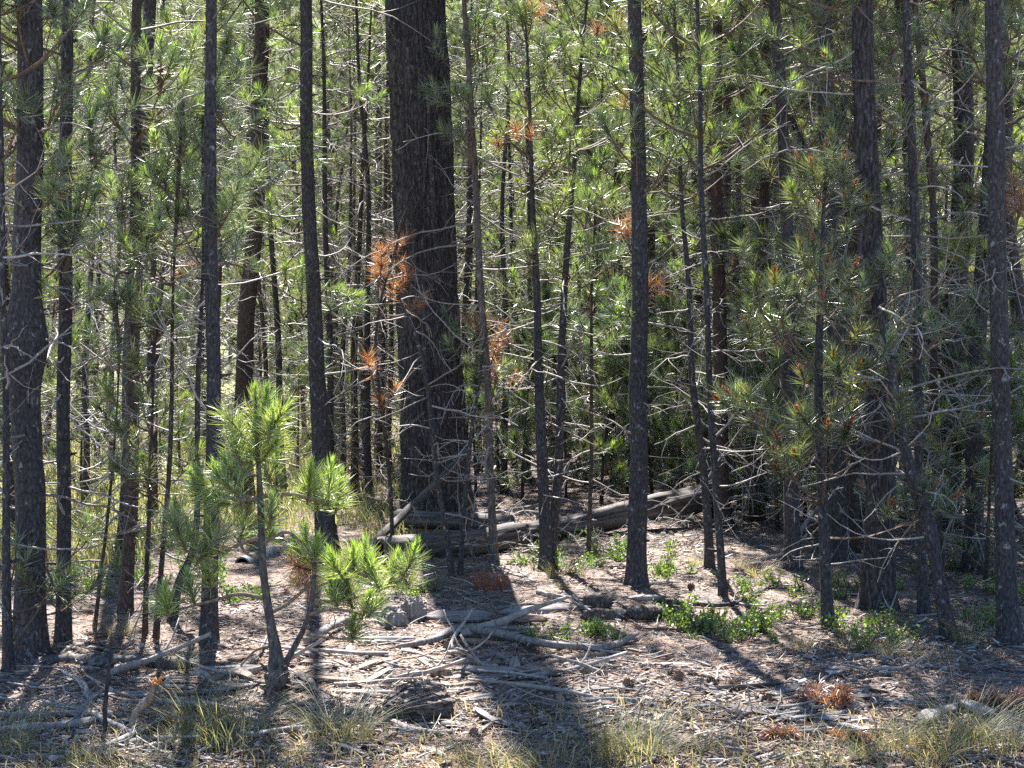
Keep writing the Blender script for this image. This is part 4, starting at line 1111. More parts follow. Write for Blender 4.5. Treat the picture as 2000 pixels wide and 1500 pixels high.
# ------------------------------------------------------------------ the bright green sapling in front
def sapling():
    rg = np.random.default_rng(909)
    b = G(538, 1400); Y = b[1] + 0.0
    Y = 6.75
    b = np.array([P(538, 1340, Y)[0], Y, 0.0]); b[2] = gz(b[0], b[1])
    root = empty('green_sapling', b, 'bright green pine sapling with two stems in the foreground', 'tree')
    W = lambda x, y, dy=0.0: P(x, y, Y + dy) - b
    s = Y / F
    def stem(name, pts, bark, k=12, n=40):
        S = cr([(*W(x, y), w * 0.5 * s) for x, y, w in pts], n)
        mb = MB(); rr = S[:, 3]
        mb.tube(S[:, :3], rr, k, (1, 1, 1), 0, True, 0.06 * rg.standard_normal((n, k)))
        return mb.build(name, [bark], root)
    stem('trunk', [(533, 1420, 30), (530, 1385, 32), (536, 1345, 40), (541, 1315, 46), (541, 1292, 34), (535, 1255, 22), (523, 1180, 17), (513, 1100, 15), (510, 1020, 13), (507, 950, 12), (503, 870, 9), (500, 800, 7), (498, 775, 4)], M_PALEBARK)
    stem('side_stem', [(548, 1312, 22), (566, 1280, 13), (590, 1235, 11), (606, 1190, 10), (613, 1130, 9), (613, 1080, 7)], M_PALEBARK, 10)
    mb = MB()
    for i in range(70):
        a = rg.random() * 6.283; z = rg.random(); x, y = 538 + 24 * math.cos(a), 1300 + 95 * z
        q = W(x, y, 0.05 * math.sin(a)); d = np.array([math.cos(a), math.sin(a), 0.4 * rg.standard_normal()])
        mb.tube(np.array([q - d * 0.01, q + d * (0.008 + 0.012 * rg.random())]), [0.012, 0.004], 5, (1, 1, 1), 0)
    mb.build('flaking_bark', [M_BLACKBARK], root)
    def branch(pts, w0, w1, shoots, fresh=0.85, rust=False):
        dy = 0.10 * rg.standard_normal()
        n = 18
        br = None
        if pts:
            m = len(pts)
            S = cr([W(x, y, dy * i / max(m - 1, 1)) for i, (x, y) in enumerate(pts)], n)
            mb = MB(); mb.tube(S, np.linspace(w0, w1, n) * 0.5 * s, 7, (0.30, 0.22, 0.16), 0, True, 0.05 * rg.standard_normal((n, 7)))
            br = mb.build('branch', [M_TWIG], root)
        for (x0, y0, x1, y1) in shoots:
            d2 = dy + 0.08 * rg.standard_normal()
            p0 = W(x0, y0, d2); p1 = W(x1, y1, d2 + 0.03 * rg.standard_normal()); L = np.linalg.norm(p1 - p0); d = norm(p1 - p0)
            mb = MB(); mb.tube(np.array([p0, p0 + d * L * 0.5, p1]), [0.007, 0.006, 0.004], 6, (0.22, 0.15, 0.08), 1, False)
            mixv = rg.random()
            if rust:
                needles(mb, p0, d, L, 90, 0.12, 0.0042, 1.6, 0.8, RUST * 1.1, rg, True, 0, 0.3, 0.3)
            else:
                needles(mb, p0, d, L, int(95 + 480 * L), 0.13, 0.0034, 1.30, 0.35, (OLIVE * (1 - 0.5 * mixv) + FRESH * 0.5 * mixv) * (0.8 + 0.35 * rg.random()), rg, True, 0, 0.22, 0.05)
                if rg.random() < fresh:
                    u = norm(d + np.array([0, 0, 0.9]))
                    mb.tube(np.array([p1 - u * 0.02, p1 + u * 0.07]), [0.006, 0.004], 6, (0.35, 0.30, 0.10), 1)
                    needles(mb, p1 - u * 0.01, u, 0.085, 80, 0.055, 0.0038, 0.75, 0.18, FRESH * 1.15, rg, True, 0, 0.2)
            mb.build('needle_tuft', [M_NEEDLE, M_TWIG], br if br else root, smooth=False)
    branch([(500, 860), (478, 855), (458, 830)], 8, 6, [(472, 850, 446, 815), (470, 880, 470, 850)])
    branch([(500, 850), (525, 840), (545, 815)], 8, 6, [(530, 840, 550, 805), (525, 860, 530, 835)])
    branch([], 0, 0, [(501, 860, 499, 790), (500, 900, 500, 850), (505, 830, 517, 790), (495, 910, 478, 880), (508, 905, 535, 870)])
    branch([(505, 930), (480, 920), (462, 890)], 7, 5, [(470, 905, 460, 880), (478, 935, 462, 925)])
    branch([(506, 985), (525, 978), (540, 950)], 8, 6, [(539, 965, 540, 915), (528, 940, 520, 910)])
    branch([(507, 972), (468, 976), (430, 965), (392, 950)], 9, 6, [(470, 975, 430, 935), (430, 965, 400, 945), (450, 985, 420, 985), (405, 985, 385, 960), (472, 950, 450, 925)])
    branch([(510, 970), (545, 966), (585, 968), (640, 985)], 10, 6, [(600, 985, 606, 935), (640, 990, 645, 935), (655, 1005, 664, 955), (570, 975, 590, 960), (620, 1000, 622, 960)])
    branch([(511, 1050), (470, 1062), (430, 1080), (360, 1075)], 10, 5, [(365, 1078, 340, 1025), (400, 1085, 375, 1050), (430, 1082, 415, 1050), (350, 1055, 345, 1010), (410, 1070, 430, 1045), (385, 1100, 400, 1080)])
    branch([(512, 1040), (525, 1030), (530, 1010)], 7, 5, [(526, 1030, 530, 1000), (520, 1060, 526, 1040)])
    branch([(512, 1060), (560, 1040), (590, 1060)], 7, 5, [])
    branch([(512, 1090), (480, 1080), (465, 1050)], 7, 5, [(465, 1065, 475, 1030)])
    branch([(613, 1090), (604, 1080)], 8, 6, [(610, 1100, 600, 1062), (612, 1110, 618, 1080), (600, 1095, 585, 1080)])
    branch([], 0, 0, [(612, 1120, 590, 1112), (612, 1115, 575, 1105)], 0, True)
    branch([(614, 1095), (650, 1098), (690, 1115), (715, 1125)], 8, 5, [(715, 1128, 714, 1088), (670, 1130, 655, 1108), (690, 1120, 690, 1100)])
    branch([(608, 1178), (660, 1172), (720, 1160), (770, 1140), (800, 1120)], 9, 5, [(785, 1130, 806, 1092), (760, 1140, 770, 1115), (740, 1150, 730, 1125), (690, 1170, 680, 1145), (800, 1150, 790, 1125)])
    branch([(610, 1150), (650, 1135), (690, 1140)], 7, 5, [(660, 1135, 645, 1115), (700, 1150, 705, 1120), (676, 1160, 662, 1145)])
    branch([(604, 1200), (650, 1190), (710, 1200)], 8, 5, [(690, 1190, 680, 1165), (720, 1205, 735, 1175), (705, 1210, 715, 1190), (660, 1185, 652, 1165)])
    branch([(520, 1170), (470, 1160), (420, 1172), (350, 1190)], 9, 5, [(340, 1190, 318, 1170), (412, 1150, 405, 1120), (380, 1180, 372, 1150), (330, 1205, 325, 1180)])
    branch([(524, 1200), (560, 1180), (596, 1150), (612, 1130)], 8, 6, [])
    branch([(600, 1240), (640, 1245), (690, 1250)], 7, 4, [(688, 1255, 690, 1235)])
    branch([(536, 1260), (500, 1270), (470, 1300)], 6, 4, [])
sapling()

# ------------------------------------------------------------------ plants and litter
def grass_mb(n, h, spread, rg, cols, lean=0.5, w=0.004, r0=0.05):
    """a bunch of bent blades round the origin"""
    mb = MB(); a = rg.random(n) * 6.283; q = np.sqrt(rg.random(n)) * r0
    base = np.stack([q * np.cos(a), q * np.sin(a), np.full(n, -0.01)], -1)
    az = a + 0.8 * rg.standard_normal(n)
    H = h * (0.45 + 0.65 * rg.random(n)); ln = spread * (0.25 + 0.9 * rg.random(n)) * H
    out = np.stack([np.cos(az), np.sin(az), np.zeros(n)], -1); side = np.stack([-np.sin(az + rg.random(n)), np.cos(az + rg.random(n)), np.zeros(n)], -1) * (w * 0.5)
    p = []
    for t, ww in ((0, 1), (0.35, 0.9), (0.7, 0.65), (1, 0.0)):
        c = base + out * (ln * t ** 1.8)[:, None] + np.array([0, 0, 1.0]) * (H * (t - 0.38 * lean * t ** 2.6))[:, None]
        p.append((c, ww))
    V = np.stack([p[0][0] - side, p[0][0] + side, p[1][0] + side * .9, p[1][0] - side * .9, p[2][0] + side * .65, p[2][0] - side * .65, p[3][0]], 1).reshape(-1, 3)
    i = np.arange(n)[:, None] * 7
    cols = np.asarray(cols); c = cols[rg.integers(0, len(cols), n)] * (0.75 + 0.5 * rg.random((n, 1)))
    mb.add(V, i + np.array([[5, 4, 6]]), np.vstack([i + np.array([[0, 1, 2, 3]]), i + np.array([[3, 2, 4, 5]])]), np.repeat(np.clip(c, 0, 1), 7, 0))
    return mb
DRY = [(0.37, 0.32, 0.22), (0.29, 0.26, 0.18), (0.45, 0.40, 0.29)]
GRN = [(0.12, 0.15, 0.075), (0.17, 0.19, 0.10), (0.09, 0.12, 0.06)]
rg = np.random.default_rng(303)
GT = {'green': [grass_mb(120, 0.27, 1.2, rg, GRN + DRY, w=0.0026, r0=0.08) for _ in range(3)], 'dry': [grass_mb(110, 0.24, 1.3, rg, DRY + DRY + GRN, w=0.0024, r0=0.08) for _ in range(3)],
      'red': [grass_mb(170, 0.24, 0.55, rg, [(0.42, 0.15, 0.08), (0.36, 0.11, 0.06), (0.5, 0.22, 0.13)], r0=0.12)], 'fine': [grass_mb(130, 0.15, 1.4, rg, GRN + DRY, w=0.0022, r0=0.14) for _ in range(3)]}
GM = {k: [m.build(k + '_proto', [M_GRASS], smooth=False) for m in L] for k, L in GT.items()}
def grass(kind, x, y, s=1.0, label=None):
    g = G(x, y); src = R.choice(GM[kind])
    o = bpy.data.objects.new('grass_tuft', src.data); C.objects.link(o)
    o.location = g; o.rotation_euler = (0, 0, R.uniform(0, 6.28)); s *= R.uniform(0.6, 0.95); o.scale = (s, s, s * R.uniform(0.8, 1.1))
    tag(o, label, 'grass tuft', 'grass tufts on the forest floor')
    if not label:
        LAB.add(o, {'green': 'green grass tuft', 'dry': 'dry straw-coloured grass tuft', 'fine': 'fine low grass tuft'}[kind], x, y)
    return o
tag(grass('red', 960, 1150, 1.0, 'rust-red dry bunch at the foot of pale thin stem'), group='rust-red bunches')
for kind, x, y, s in [('green', 400, 1440, 1.7), ('green', 440, 1465, 1.5), ('dry', 360, 1460, .9), ('green', 470, 1430, 1.3), ('dry', 660, 1450, 1.5), ('green', 700, 1445, 1.3), ('green', 630, 1430, .7), 
                      ('green', 1180, 1475, 1.6), ('green', 1240, 1490, 1.5),  ('dry', 1290, 1480, .8),  ('green', 1850, 1480, 1.7), ('green', 1900, 1460, 1.5), ('dry', 1810, 1500, 1.0),
                      ('green', 1960, 1470, 1.1), ('fine', 1600, 1490, 1.2), ('dry', 1380, 1470, .8), ('dry', 720, 1020, 1.5), ('dry', 690, 1010, 1.3), ('green', 740, 1000, 1.5), ('dry', 705, 985, 1.5), ('green', 665, 990, 1.4),
                      ('green', 370, 1310, .8), ('dry', 230, 1245, 1.0), ('dry', 255, 1235, .8), ('dry', 1450, 1110, .9), ('dry', 1480, 1125, .8), ('dry', 1360, 1105, .8), ('dry', 1650, 1270, .9), ('dry', 1720, 1285, .9), ('fine', 1760, 1280, 1.2),
                      ('green', 1890, 1260, 1.0), ('fine', 1830, 1290, 1.0), ('dry', 1570, 1270, .8), ('green', 30, 1470, 1.2),  ('fine', 20, 1420, 1.0), ('fine', 980, 1500, 1.2), ('fine', 900, 1490, 1.1), ('fine', 1060, 1500, 1.2),
                        ('dry', 580, 1480, .8), ('green', 1085, 1130, .7), ('green', 1130, 1125, .7), ('green', 850, 1150, .8), ('fine', 800, 1145, .9), ('dry', 1100, 1150, .5), ('green', 1690, 1485, 1.0),
                      ('dry', 1740, 1470, .9),  ('green', 1770, 1460, 1.0), ('fine', 250, 1500, 1.1), ('green', 150, 1500, 1.0),  ('dry', 1925, 1440, .8)]:
    grass(kind, x, y, s)
for L in GM.values():
    for o in L: bpy.data.objects.remove(o)

def leafy_mb(rg, n=70, h=0.14, r=0.14, ls=0.028, col=(0.16, 0.25, 0.07)):
    mb = MB()
    for k in range(12):
        a = rg.random() * 6.283; d = np.array([math.cos(a) * 0.8, math.sin(a) * 0.8, 0.5 + 0.5 * rg.random()])
        pth = bend_path(np.zeros(3) + [0.03 * rg.standard_normal(), 0.03 * rg.standard_normal(), -0.01], d, r * (0.7 + 0.7 * rg.random()), 0.5, 5, 0.15, rg)
        mb.tube(pth, np.linspace(0.003, 0.0015, 5), 3, (0.16, 0.09, 0.06), 1, False)
        m = n // 12 + 2; t = rg.random(m) * 4; j = np.minimum(t.astype(int), 3); f = (t - j)[:, None]
        q = pth[j] * (1 - f) + pth[j + 1] * f
        dr = norm(rg.standard_normal((m, 3)) + [0, 0, 0.5]); sd = norm(np.cross(dr, rg.standard_normal((m, 3)))); l = ls * (0.7 + 0.6 * rg.random((m, 1)))
        nn = np.cross(dr, sd)
        V = np.stack([q, q + dr * l * 0.45 + sd * l * 0.28 + nn * l * 0.06, q + dr * l * 0.85 + sd * l * 0.2, q + dr * l, q + dr * l * 0.85 - sd * l * 0.2, q + dr * l * 0.45 - sd * l * 0.28 + nn * l * 0.06], 1).reshape(-1, 3)
        i = np.arange(m)[:, None] * 6
        c = np.array(col) * (0.7 + 0.7 * rg.random((m, 1))) * [1, 1, 1]
        mb.add(V, None, np.vstack([i + np.array([[0, 1, 2, 5]]), i + np.array([[5, 2, 3, 4]])]), np.repeat(c, 6, 0), 0)
    return mb
LM = [leafy_mb(rg).build('leafy_proto', [M_LEAF, M_TWIG], smooth=False) for _ in range(4)]
spots = []
for (x, y, n, sx, sy) in [(1380, 1235, 16, 80, 18), (1470, 1225, 8, 50, 15), (1150, 1245, 9, 60, 8), (1060, 1105, 9, 50, 16), (1180, 1100, 9, 60, 18), (1300, 1120, 6, 60, 14), (1480, 1160, 9, 70, 20), (1700, 1230, 10, 120, 20),
                          (800, 1150, 7, 50, 12), (470, 1180, 9, 40, 14), (250, 1120, 22, 110, 34), (330, 1060, 22, 110, 30), (420, 1120, 12, 60, 25), (120, 1150, 8, 60, 30), (1050, 1085, 8, 80, 16), (1240, 1080, 8, 80, 14), (1930, 1150, 9, 60, 30), (1850, 1120, 6, 70, 30), (1130, 1060, 6, 60, 10), (560, 1140, 6, 40, 14), (1320, 1205, 5, 40, 8), (1560, 1200, 8, 80, 20), (1760, 1260, 8, 90, 14), (1640, 1150, 7, 70, 18), (1440, 1245, 8, 70, 12), (1900, 1220, 7, 50, 18)]:
    for _ in range(n):
        spots.append((R.gauss(x, sx * 0.6), R.gauss(y, sy * 0.6)))
for x, y in spots:
    if 430 < x < 580 and 1050 < y < 1160: continue
    g = G(x, y); o = bpy.data.objects.new('leafy_plant', R.choice(LM).data); C.objects.link(o)
    s_ = R.uniform(0.4, 0.95); o.location = g; o.rotation_euler = (0, 0, R.uniform(0, 6.28)); o.scale = (s_, s_, s_)
    tag(o, None, 'plant', 'low leafy plants on the forest floor'); LAB.add(o, 'low leafy green plant', x, y)
for o in LM: bpy.data.objects.remove(o)

# clumps of fallen rust-red needles
def rust_clump(x, y, w, seed, label):
    rr = np.random.default_rng(seed); g = G(x, y); s = g[1] / F
    root = empty('fallen_needle_spray', g, label, 'needles'); mb = MB(); L = w * s * 0.5
    tw = MB()
    for i in range(9):
        a = 6.283 * rr.random(); d = norm([math.cos(a), 0.5 * math.sin(a), 0.35 + 0.3 * rr.random()])
        p = np.array([0.25 * L * rr.standard_normal(), 0.15 * L * rr.standard_normal(), 0.01])
        tw.tube(np.array([p, p + d * L * 0.5]), [0.005, 0.003], 4, (0.2, 0.12, 0.08), 0)
        needles(mb, p, d, L * 0.5, 70, L * 0.75, 0.0040, 0.9, 0.35, RUST * (0.8 + 0.5 * rr.random()), rr, True, 0, 0.3, 0.25)
    tw.build('twig', [M_TWIG], root); mb.build('needle_tuft', [M_NEEDLE], root, smooth=False)
rust_clump(1612, 1382, 120, 1, 'fallen rust-red needle spray behind the pale branches')
rust_clump(1530, 1450, 80, 2, 'fallen rust-brown needle spray in the bottom grass')
rust_clump(1668, 1455, 80, 3, 'dull brown needle spray at bottom, left of arched log')
rust_clump(1950, 1390, 130, 4, 'big brown needle heap right of the arched log')
rust_clump(330, 1425, 60, 5, 'small orange needle patch right of the broken twig')

# pine cones
def cone_mb(rr):
    mb = MB(); n = 42; i = np.arange(n); t = i / n; a = i * 2.39996; r = 0.022 * np.sin(0.25 + t * 2.7); z = 0.055 * t
    c = np.stack([r * 0.3 * np.cos(a), r * 0.3 * np.sin(a), z], -1); o_ = np.stack([np.cos(a), np.sin(a), 0.35 + 0 * a], -1); sd = np.stack([-np.sin(a), np.cos(a), 0 * a], -1)
    w = (0.008 + 0 * a)[:, None]; rr_ = r[:, None]
    V = np.stack([c - sd * w * 0.5, c + sd * w * 0.5, c + o_ * rr_ * 0.9 + sd * w * 0.8, c + o_ * rr_ * 1.15 + [0, 0, 0.004], c + o_ * rr_ * 0.9 - sd * w * 0.8], 1).reshape(-1, 3)
    k = i[:, None] * 5
    mb.add(V, k + np.array([[4, 2, 3]]), k + np.array([[0, 1, 2, 4]])); mb.tube(np.array([[0, 0, 0], [0, 0, 0.03], [0, 0, 0.055]]), [0.008, 0.009, 0.003], 6)
    return mb
CM = cone_mb(rg).build('cone_proto', [M_CONE], smooth=False)
for x, y in [(1237, 1345), (1315, 1335), (1330, 1322), (1270, 1310), (172, 1200), (170, 1245), (165, 1262), (880, 1275), (1100, 1340), (1400, 1340), (1440, 1345), (1880, 1310), (1500, 1370), (610, 1420), (575, 1445), (1310, 1190), (1345, 1150),
             (740, 1395), (1060, 1420), (1230, 1430), (700, 1300), (1150, 1325), (1010, 1240), (1550, 1330), (1350, 1410), (480, 1390), (120, 1360), (1320, 1380), (930, 1445)]:
    g = G(x, y); o = bpy.data.objects.new('pine_cone', CM.data); C.objects.link(o); s_ = R.uniform(0.7, 1.05)
    o.location = g + [0, 0, 0.018 * s_]; o.rotation_euler = (R.uniform(1.0, 2.0), 0, R.uniform(0, 6.28)); o.scale = (s_, s_, s_)
    tag(o, None, 'pine cone', 'pine cones on the litter'); LAB.add(o, 'small brown pine cone', x, y)
bpy.data.objects.remove(CM)

# loose sticks
rg = np.random.default_rng(404)
SM = []
for i in range(7):
    L = 0.35; mb = MB(); pth = bend_path(np.array([0, 0, 0.]), np.array([1.0, 0, 0]), L, 0.0, 9, 0.12, rg); pth[:, 2] *= 0.5
    mb.tube(pth, np.linspace(0.010, 0.004, 9), 7, (1, 1, 1), 0, True, 0.15 * rg.standard_normal((9, 7)))
    if i % 2:
        j = rg.integers(3, 7); mb.tube(bend_path(pth[j], np.array([0.7, 0.6 * rg.standard_normal(), 0.3]), 0.12, 0, 5, 0.15, rg), np.linspace(0.005, 0.002, 5), 5)
    SM.append(mb.build('stick_proto', [M_STICK if i != 3 else M_TANWOOD], smooth=True))
def sticks(n, x0, x1, y0, y1, s0, s1):
    for _ in range(n):
        x, y = R.uniform(x0, x1), R.uniform(y0, y1); g = G(x, y)
        o = bpy.data.objects.new('fallen_stick', R.choice(SM).data); C.objects.link(o); s_ = R.uniform(s0, s1)
        o.location = g + [0, 0, 0.012 * s_]; o.rotation_euler = (R.uniform(-0.3, 0.3), R.gauss(-0.03, 0.07), R.gauss(0, 0.75) + (math.pi if R.random() < 0.5 else 0)); o.scale = (s_, s_ * R.uniform(.7, 1.5), s_ * R.uniform(.7, 1.5))
        tag(o, None, 'stick', 'loose sticks on the forest floor'); LAB.add(o, 'loose grey stick', x, y)
sticks(26, 120, 520, 1290, 1480, 0.5, 1.2)
sticks(26, 560, 1000, 1250, 1420, 0.4, 1.1)
sticks(24, 1000, 1400, 1240, 1450, 0.4, 1.0)
sticks(26, 1380, 1800, 1340, 1450, 0.5, 1.1)
sticks(16, 900, 1500, 1080, 1220, 0.5, 1.4)
sticks(26, 600, 1250, 1230, 1380, 0.9, 1.9)
sticks(14, 100, 480, 1300, 1460, 0.9, 1.8)
sticks(10, 1500, 2000, 1100, 1330, 0.5, 1.2)
for o in SM: bpy.data.objects.remove(o)
FM = []
for i in range(8):
    L = 0.22 + 0.1 * rg.random(); m = log_mb(L, 0.030, 0.020, rg, k=11, rough=0.45, cracks=0.4, jag=0.05, n=12, taper=True)
    V = m.v[0]; V[:, 1] *= 0.35 + 0.3 * rg.random(); V[:, 2] -= L * 0.5
    FM.append(m.build('fragment_proto', [(M_WOOD, M_TANWOOD, M_WOOD, M_DARKWOOD)[i % 4]], smooth=False))
def fragments(n, x0, x1, y0, y1, s0, s1):
    for _ in range(n):
        x, y = R.uniform(x0, x1), R.uniform(y0, y1); g = G(x, y)
        o = bpy.data.objects.new('wood_fragment', R.choice(FM).data); C.objects.link(o); s_ = R.uniform(s0, s1)
        o.location = g + [0, 0, 0.008]; o.rotation_euler = (R.gauss(0, 0.1), math.pi / 2 + R.gauss(0, 0.08), R.gauss(0, 0.5)); o.scale = (s_, s_, s_ * R.uniform(0.7, 1.3))
        o.rotation_mode = 'XYZ'
        q = Quaternion((0, 0, 1), R.gauss(0, 0.8)) @ Quaternion((0, 1, 0), math.pi / 2 + R.gauss(0, 0.08)) @ Quaternion((0, 0, 1), math.pi / 2 + R.gauss(0, 0.25))
        o.rotation_euler = q.to_euler()
        tag(o, None, 'wood', 'broken wood fragments on the floor'); LAB.add(o, 'broken wood fragment', x, y)
fragments(34, 560, 960, 1260, 1360, 0.35, 0.95)
fragments(24, 940, 1320, 1230, 1430, 0.4, 0.9)
fragments(16, 300, 560, 1290, 1400, 0.5, 1.2)
fragments(18, 1380, 1800, 1350, 1440, 0.6, 1.2)
fragments(10, 700, 1150, 1400, 1470, 0.4, 0.8)
for o in FM: bpy.data.objects.remove(o)
LAB.write()

# brush heaps of fine dead twigs
def brush(x, y, w, h, n, seed, label):
    rr = np.random.default_rng(seed); g = G(x, y); s = g[1] / F
    root = empty('brush_heap', g, label, 'brush'); mb = MB()
    for i in range(n):
        p = np.array([w * 0.35 * s * rr.standard_normal(), 0.25 * rr.standard_normal(), h * s * 0.5 * rr.random()])
        d = np.array([rr.standard_normal(), 0.6 * rr.standard_normal(), 0.45 * rr.standard_normal() + 0.2])
        dead_branch(mb, p, d, (0.3 + 0.7 * rr.random()) * w * s * 0.55, rr, r0=0.006, forks=3, mat=0)
    mb.build('twig_tangle', [M_TWIG], root)
    root.children[0]['kind'] = 'stuff'
brush(1015, 1092, 150, 80, 40, 8, 'low pale twig tangle in front of the long log')
brush(1180, 1078, 150, 70, 28, 9, 'low twig tangle under the long log by dark pole')
brush(1350, 1060, 120, 90, 28, 10, 'twig tangle over the root end of the long log')
brush(985, 1055, 160, 110, 45, 1, 'tangle of pale dead twigs right of giant trunk foot')
brush(1010, 940, 200, 160, 50, 2, 'grey twig tangle behind the forked pair')
brush(1930, 1050, 160, 120, 40, 3, 'tangle of dead twigs behind the right edge pole')
brush(1200, 960, 180, 140, 40, 4, 'grey twig tangle behind the long log and dark pole')
brush(690, 930, 130, 200, 45, 5, 'tall tangle of dead twigs left of the giant trunk')
brush(160, 960, 200, 160, 40, 6, 'dead twig tangle on the meadow behind shaggy slim pine')
brush(130, 1420, 160, 60, 22, 7, 'low tangle of dead twigs at bottom left')

# loose needles and wood chips over the floor
def litter():
    n = 60000; D = 5.0 + 12 * rg.random(n) ** 1.7; x = (rg.random(n) * 2 - 1) * (0.36 * D + 0.3)
    z = ground_z(x, D) + 0.004 + 0.012 * rg.random(n)
    a = rg.random(n) * 6.283; L = 0.05 + 0.07 * rg.random(n); d = np.stack([np.cos(a), np.sin(a), 0.15 * rg.standard_normal(n)], -1) * (L * 0.5)[:, None]
    sd = np.stack([-np.sin(a), np.cos(a), 0.6 * rg.standard_normal(n)], -1) * 0.0022
    p = np.stack([x, D, z], -1)
    V = np.stack([p - d - sd, p - d + sd, p + d], 1).reshape(-1, 3)
    pal = np.array([(0.34, 0.20, 0.125), (0.25, 0.14, 0.09), (0.42, 0.29, 0.19), (0.40, 0.33, 0.26), (0.16, 0.10, 0.07)])
    mb = MB(); mb.add(V, np.arange(n * 3).reshape(-1, 3), None, np.repeat(pal[rg.integers(0, 5, n)] * (0.7 + 0.6 * rg.random((n, 1))), 3, 0))
    tag(mb.build('needle_litter', [M_TWIG], smooth=False), 'fallen tan pine needles covering the forest floor', 'litter', kind='stuff')
    n = 24000; D = 5.2 + 8 * rg.random(n) ** 1.5; x = (rg.random(n) * 2 - 1) * (0.36 * D + 0.2)
    dens = vnoise(np.stack([x * 0.9, D * 0.9, D * 0], -1)); k = dens + 0.35 * rg.standard_normal(n) > 0.0; D, x = D[k], x[k]; n = len(D)
    p = np.stack([x, D, ground_z(x, D) + 0.006 + 0.012 * rg.random(n)], -1)
    a = rg.random(n) * 3.1416 * 0.6 - 0.9; L = 0.006 + 0.045 * rg.random(n) ** 4; W = 0.003 + 0.008 * rg.random(n) ** 2; T = 0.002 + 0.007 * rg.random(n)
    u = np.stack([np.cos(a), np.sin(a), 0.2 * rg.standard_normal(n)], -1) * L[:, None]; w = np.stack([-np.sin(a), np.cos(a), 0.2 * rg.standard_normal(n)], -1) * W[:, None]; h = np.array([0, 0, 1.0]) * T[:, None]
    j = lambda: 1 + 0.5 * rg.standard_normal((n, 1))
    V = np.stack([p - u * j() - w * j(), p + u * j() - w * j(), p + u * j() + w * j(), p - u * j() + w * j(), p - u * .8 * j() - w * .7 + h, p + u * .8 * j() - w * .7 + h, p + u * .8 * j() + w * .7 + h, p - u * .8 * j() + w * .7 + h], 1).reshape(-1, 3)
    i = np.arange(n)[:, None] * 8
    q = np.vstack([i + np.array([f]) for f in ((4, 5, 6, 7), (0, 1, 5, 4), (1, 2, 6, 5), (2, 3, 7, 6), (3, 0, 4, 7))])
    pal = np.array([(0.33, 0.31, 0.30), (0.20, 0.185, 0.18), (0.42, 0.39, 0.36), (0.30, 0.21, 0.155), (0.10, 0.088, 0.083), (0.16, 0.12, 0.10)])
    mb = MB(); mb.add(V, None, q, np.repeat(pal[rg.integers(0, 6, n)] * (0.7 + 0.6 * rg.random((n, 1))), 8, 0))
    tag(mb.build('wood_chips', [M_TWIG], smooth=False), 'grey wood chips and bark flakes scattered over the floor', 'litter', kind='stuff')
litter()
def twig_litter():
    rr = np.random.default_rng(515); mb = MB()
    for i in range(2600):
        D = 5.3 + 9 * rr.random() ** 1.5; x = (rr.random() * 2 - 1) * (0.36 * D + 0.2)
        if vnoise(np.array([x * 0.8 + 7, D * 0.8, 0.5])) + 0.4 * rr.standard_normal() < -0.1: continue
        a = rr.random() * 6.283; L = 0.06 + 0.22 * rr.random() ** 2
        pth = bend_path(np.array([x, D, gz(x, D) + 0.008 + 0.012 * rr.random()]), np.array([math.cos(a), math.sin(a), 0.06 * rr.standard_normal()]), L, 0.0, 5, 0.13, rr)
        pth[:, 2] = np.maximum(pth[:, 2], gz(x, D) + 0.002)
        mb.tube(pth, np.linspace(0.0042, 0.0016, 5) * (0.6 + 0.8 * rr.random()), 3, np.array([0.30, 0.275, 0.255]) * (0.35 + 0.9 * rr.random()), 0, False)
    tag(mb.build('twig_litter', [M_TWIG]), 'fine grey twigs strewn over the forest floor', 'litter', kind='stuff')
twig_litter()

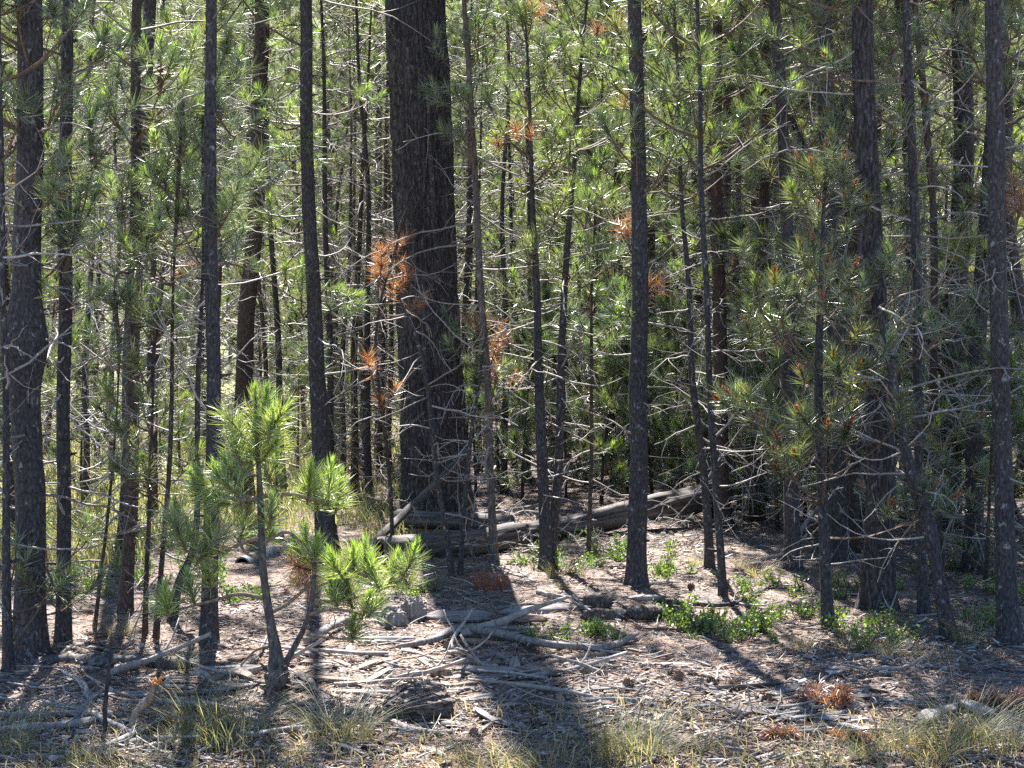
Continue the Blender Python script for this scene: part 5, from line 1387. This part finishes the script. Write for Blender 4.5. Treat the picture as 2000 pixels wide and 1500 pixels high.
# meadow grass behind the first pines and thin grass along the bottom
def meadow():
    mb = MB()
    def patch(n, fx, cols, h):
        x, y = fx(n); n = len(x); z = ground_z(x, y); a = rg.random(n) * 6.283; H = h * (0.4 + 0.8 * rg.random(n)); w = 0.0016 + 0.00025 * y
        p = np.stack([x, y, z - 0.01], -1); o_ = np.stack([np.cos(a), np.sin(a), 0 * a], -1); sd = np.stack([-np.sin(a + 1), np.cos(a + 1), 0 * a], -1) * w[:, None]
        m = p + o_ * (H * 0.12)[:, None] + np.array([0, 0, 1.]) * (H * 0.6)[:, None]; t = p + o_ * (H * 0.55)[:, None] + np.array([0, 0, 1.]) * (H * 0.95)[:, None]
        V = np.stack([p - sd, p + sd, m + sd * .8, m - sd * .8, t], 1).reshape(-1, 3); i = np.arange(n)[:, None] * 5
        cols = np.asarray(cols); c = cols[rg.integers(0, len(cols), n)] * (0.75 + 0.5 * rg.random((n, 1)))
        mb.add(V, i + np.array([[3, 2, 4]]), i + np.array([[0, 1, 2, 3]]), np.repeat(c, 5, 0))
    def left(n):
        y = 10.4 + 24 * rg.random(n) ** 1.3; return -0.36 * y * rg.random(n) ** 0.7 - 0.55 + 0 * y, y
    def bottom(n):
        y = 5.2 + 1.2 * rg.random(n) ** 1.8; return (rg.random(n) * 2 - 1) * 0.38 * y, y
    def far(n):
        y = 18 + 30 * rg.random(n); return (rg.random(n) * 2 - 1) * 0.37 * y, y
    def left_open(n):
        x, y = left(n); k = ~((x > -2.7) & (x < -1.2) & (y < 12.4)); return x[k], y[k]
    patch(20000, left_open, [(0.18, 0.23, 0.085), (0.25, 0.28, 0.12), (0.14, 0.18, 0.07), (0.40, 0.37, 0.24), (0.34, 0.30, 0.19)], 0.22); patch(2600, bottom, GRN + DRY + DRY, 0.10); patch(9000, far, GRN + DRY, 0.25)
    tag(mb.build('grass', [M_GRASS], smooth=False), 'thin meadow grass between the trees and along the bottom', 'grass', kind='stuff')
meadow()

# the far wood on the rising ground
def far_wood():
    rg = np.random.default_rng(606); mb = MB(); sh_p, sh_d, sh_L = [], [], []
    for i in range(420):
        D = 66 + 95 * rg.random(); x = (rg.random() * 2 - 1) * (0.36 * D + 2); b = np.array([x, D, gz(x, D)]); H = 9 + 5 * rg.random()
        mb.tube(np.array([b - [0, 0, .3], b + [0, 0, H * 0.5], b + [0, 0, H]]), [0.13, 0.09, 0.02], 5, (0.09, 0.07, 0.055), 1, False)
        m = 170; z = (0.04 + 0.83 * rg.random(m)) * H; a = rg.random(m) * 6.283; r = (1.5 * (1 - z / H) + 0.25) * np.sqrt(rg.random(m))
        sh_p.append(b + np.stack([r * np.cos(a), r * np.sin(a), z], -1)); sh_d.append(np.stack([np.cos(a), np.sin(a), 0.5 + rg.random(m)], -1))
    p = np.vstack(sh_p); d = np.vstack(sh_d); mixv = rg.random((len(p), 1))
    needles(mb, p, d, 0.3, 10, 0.46, 0.06, 1.3, 0.5, GREEN * (1 - mixv) + OLIVE * mixv, rg)
    tag(mb.build('distant_forest', [M_NEEDLE, M_TWIG], smooth=False), 'distant pine wood filling the gaps on the rising ground', 'forest', kind='stuff')
far_wood()
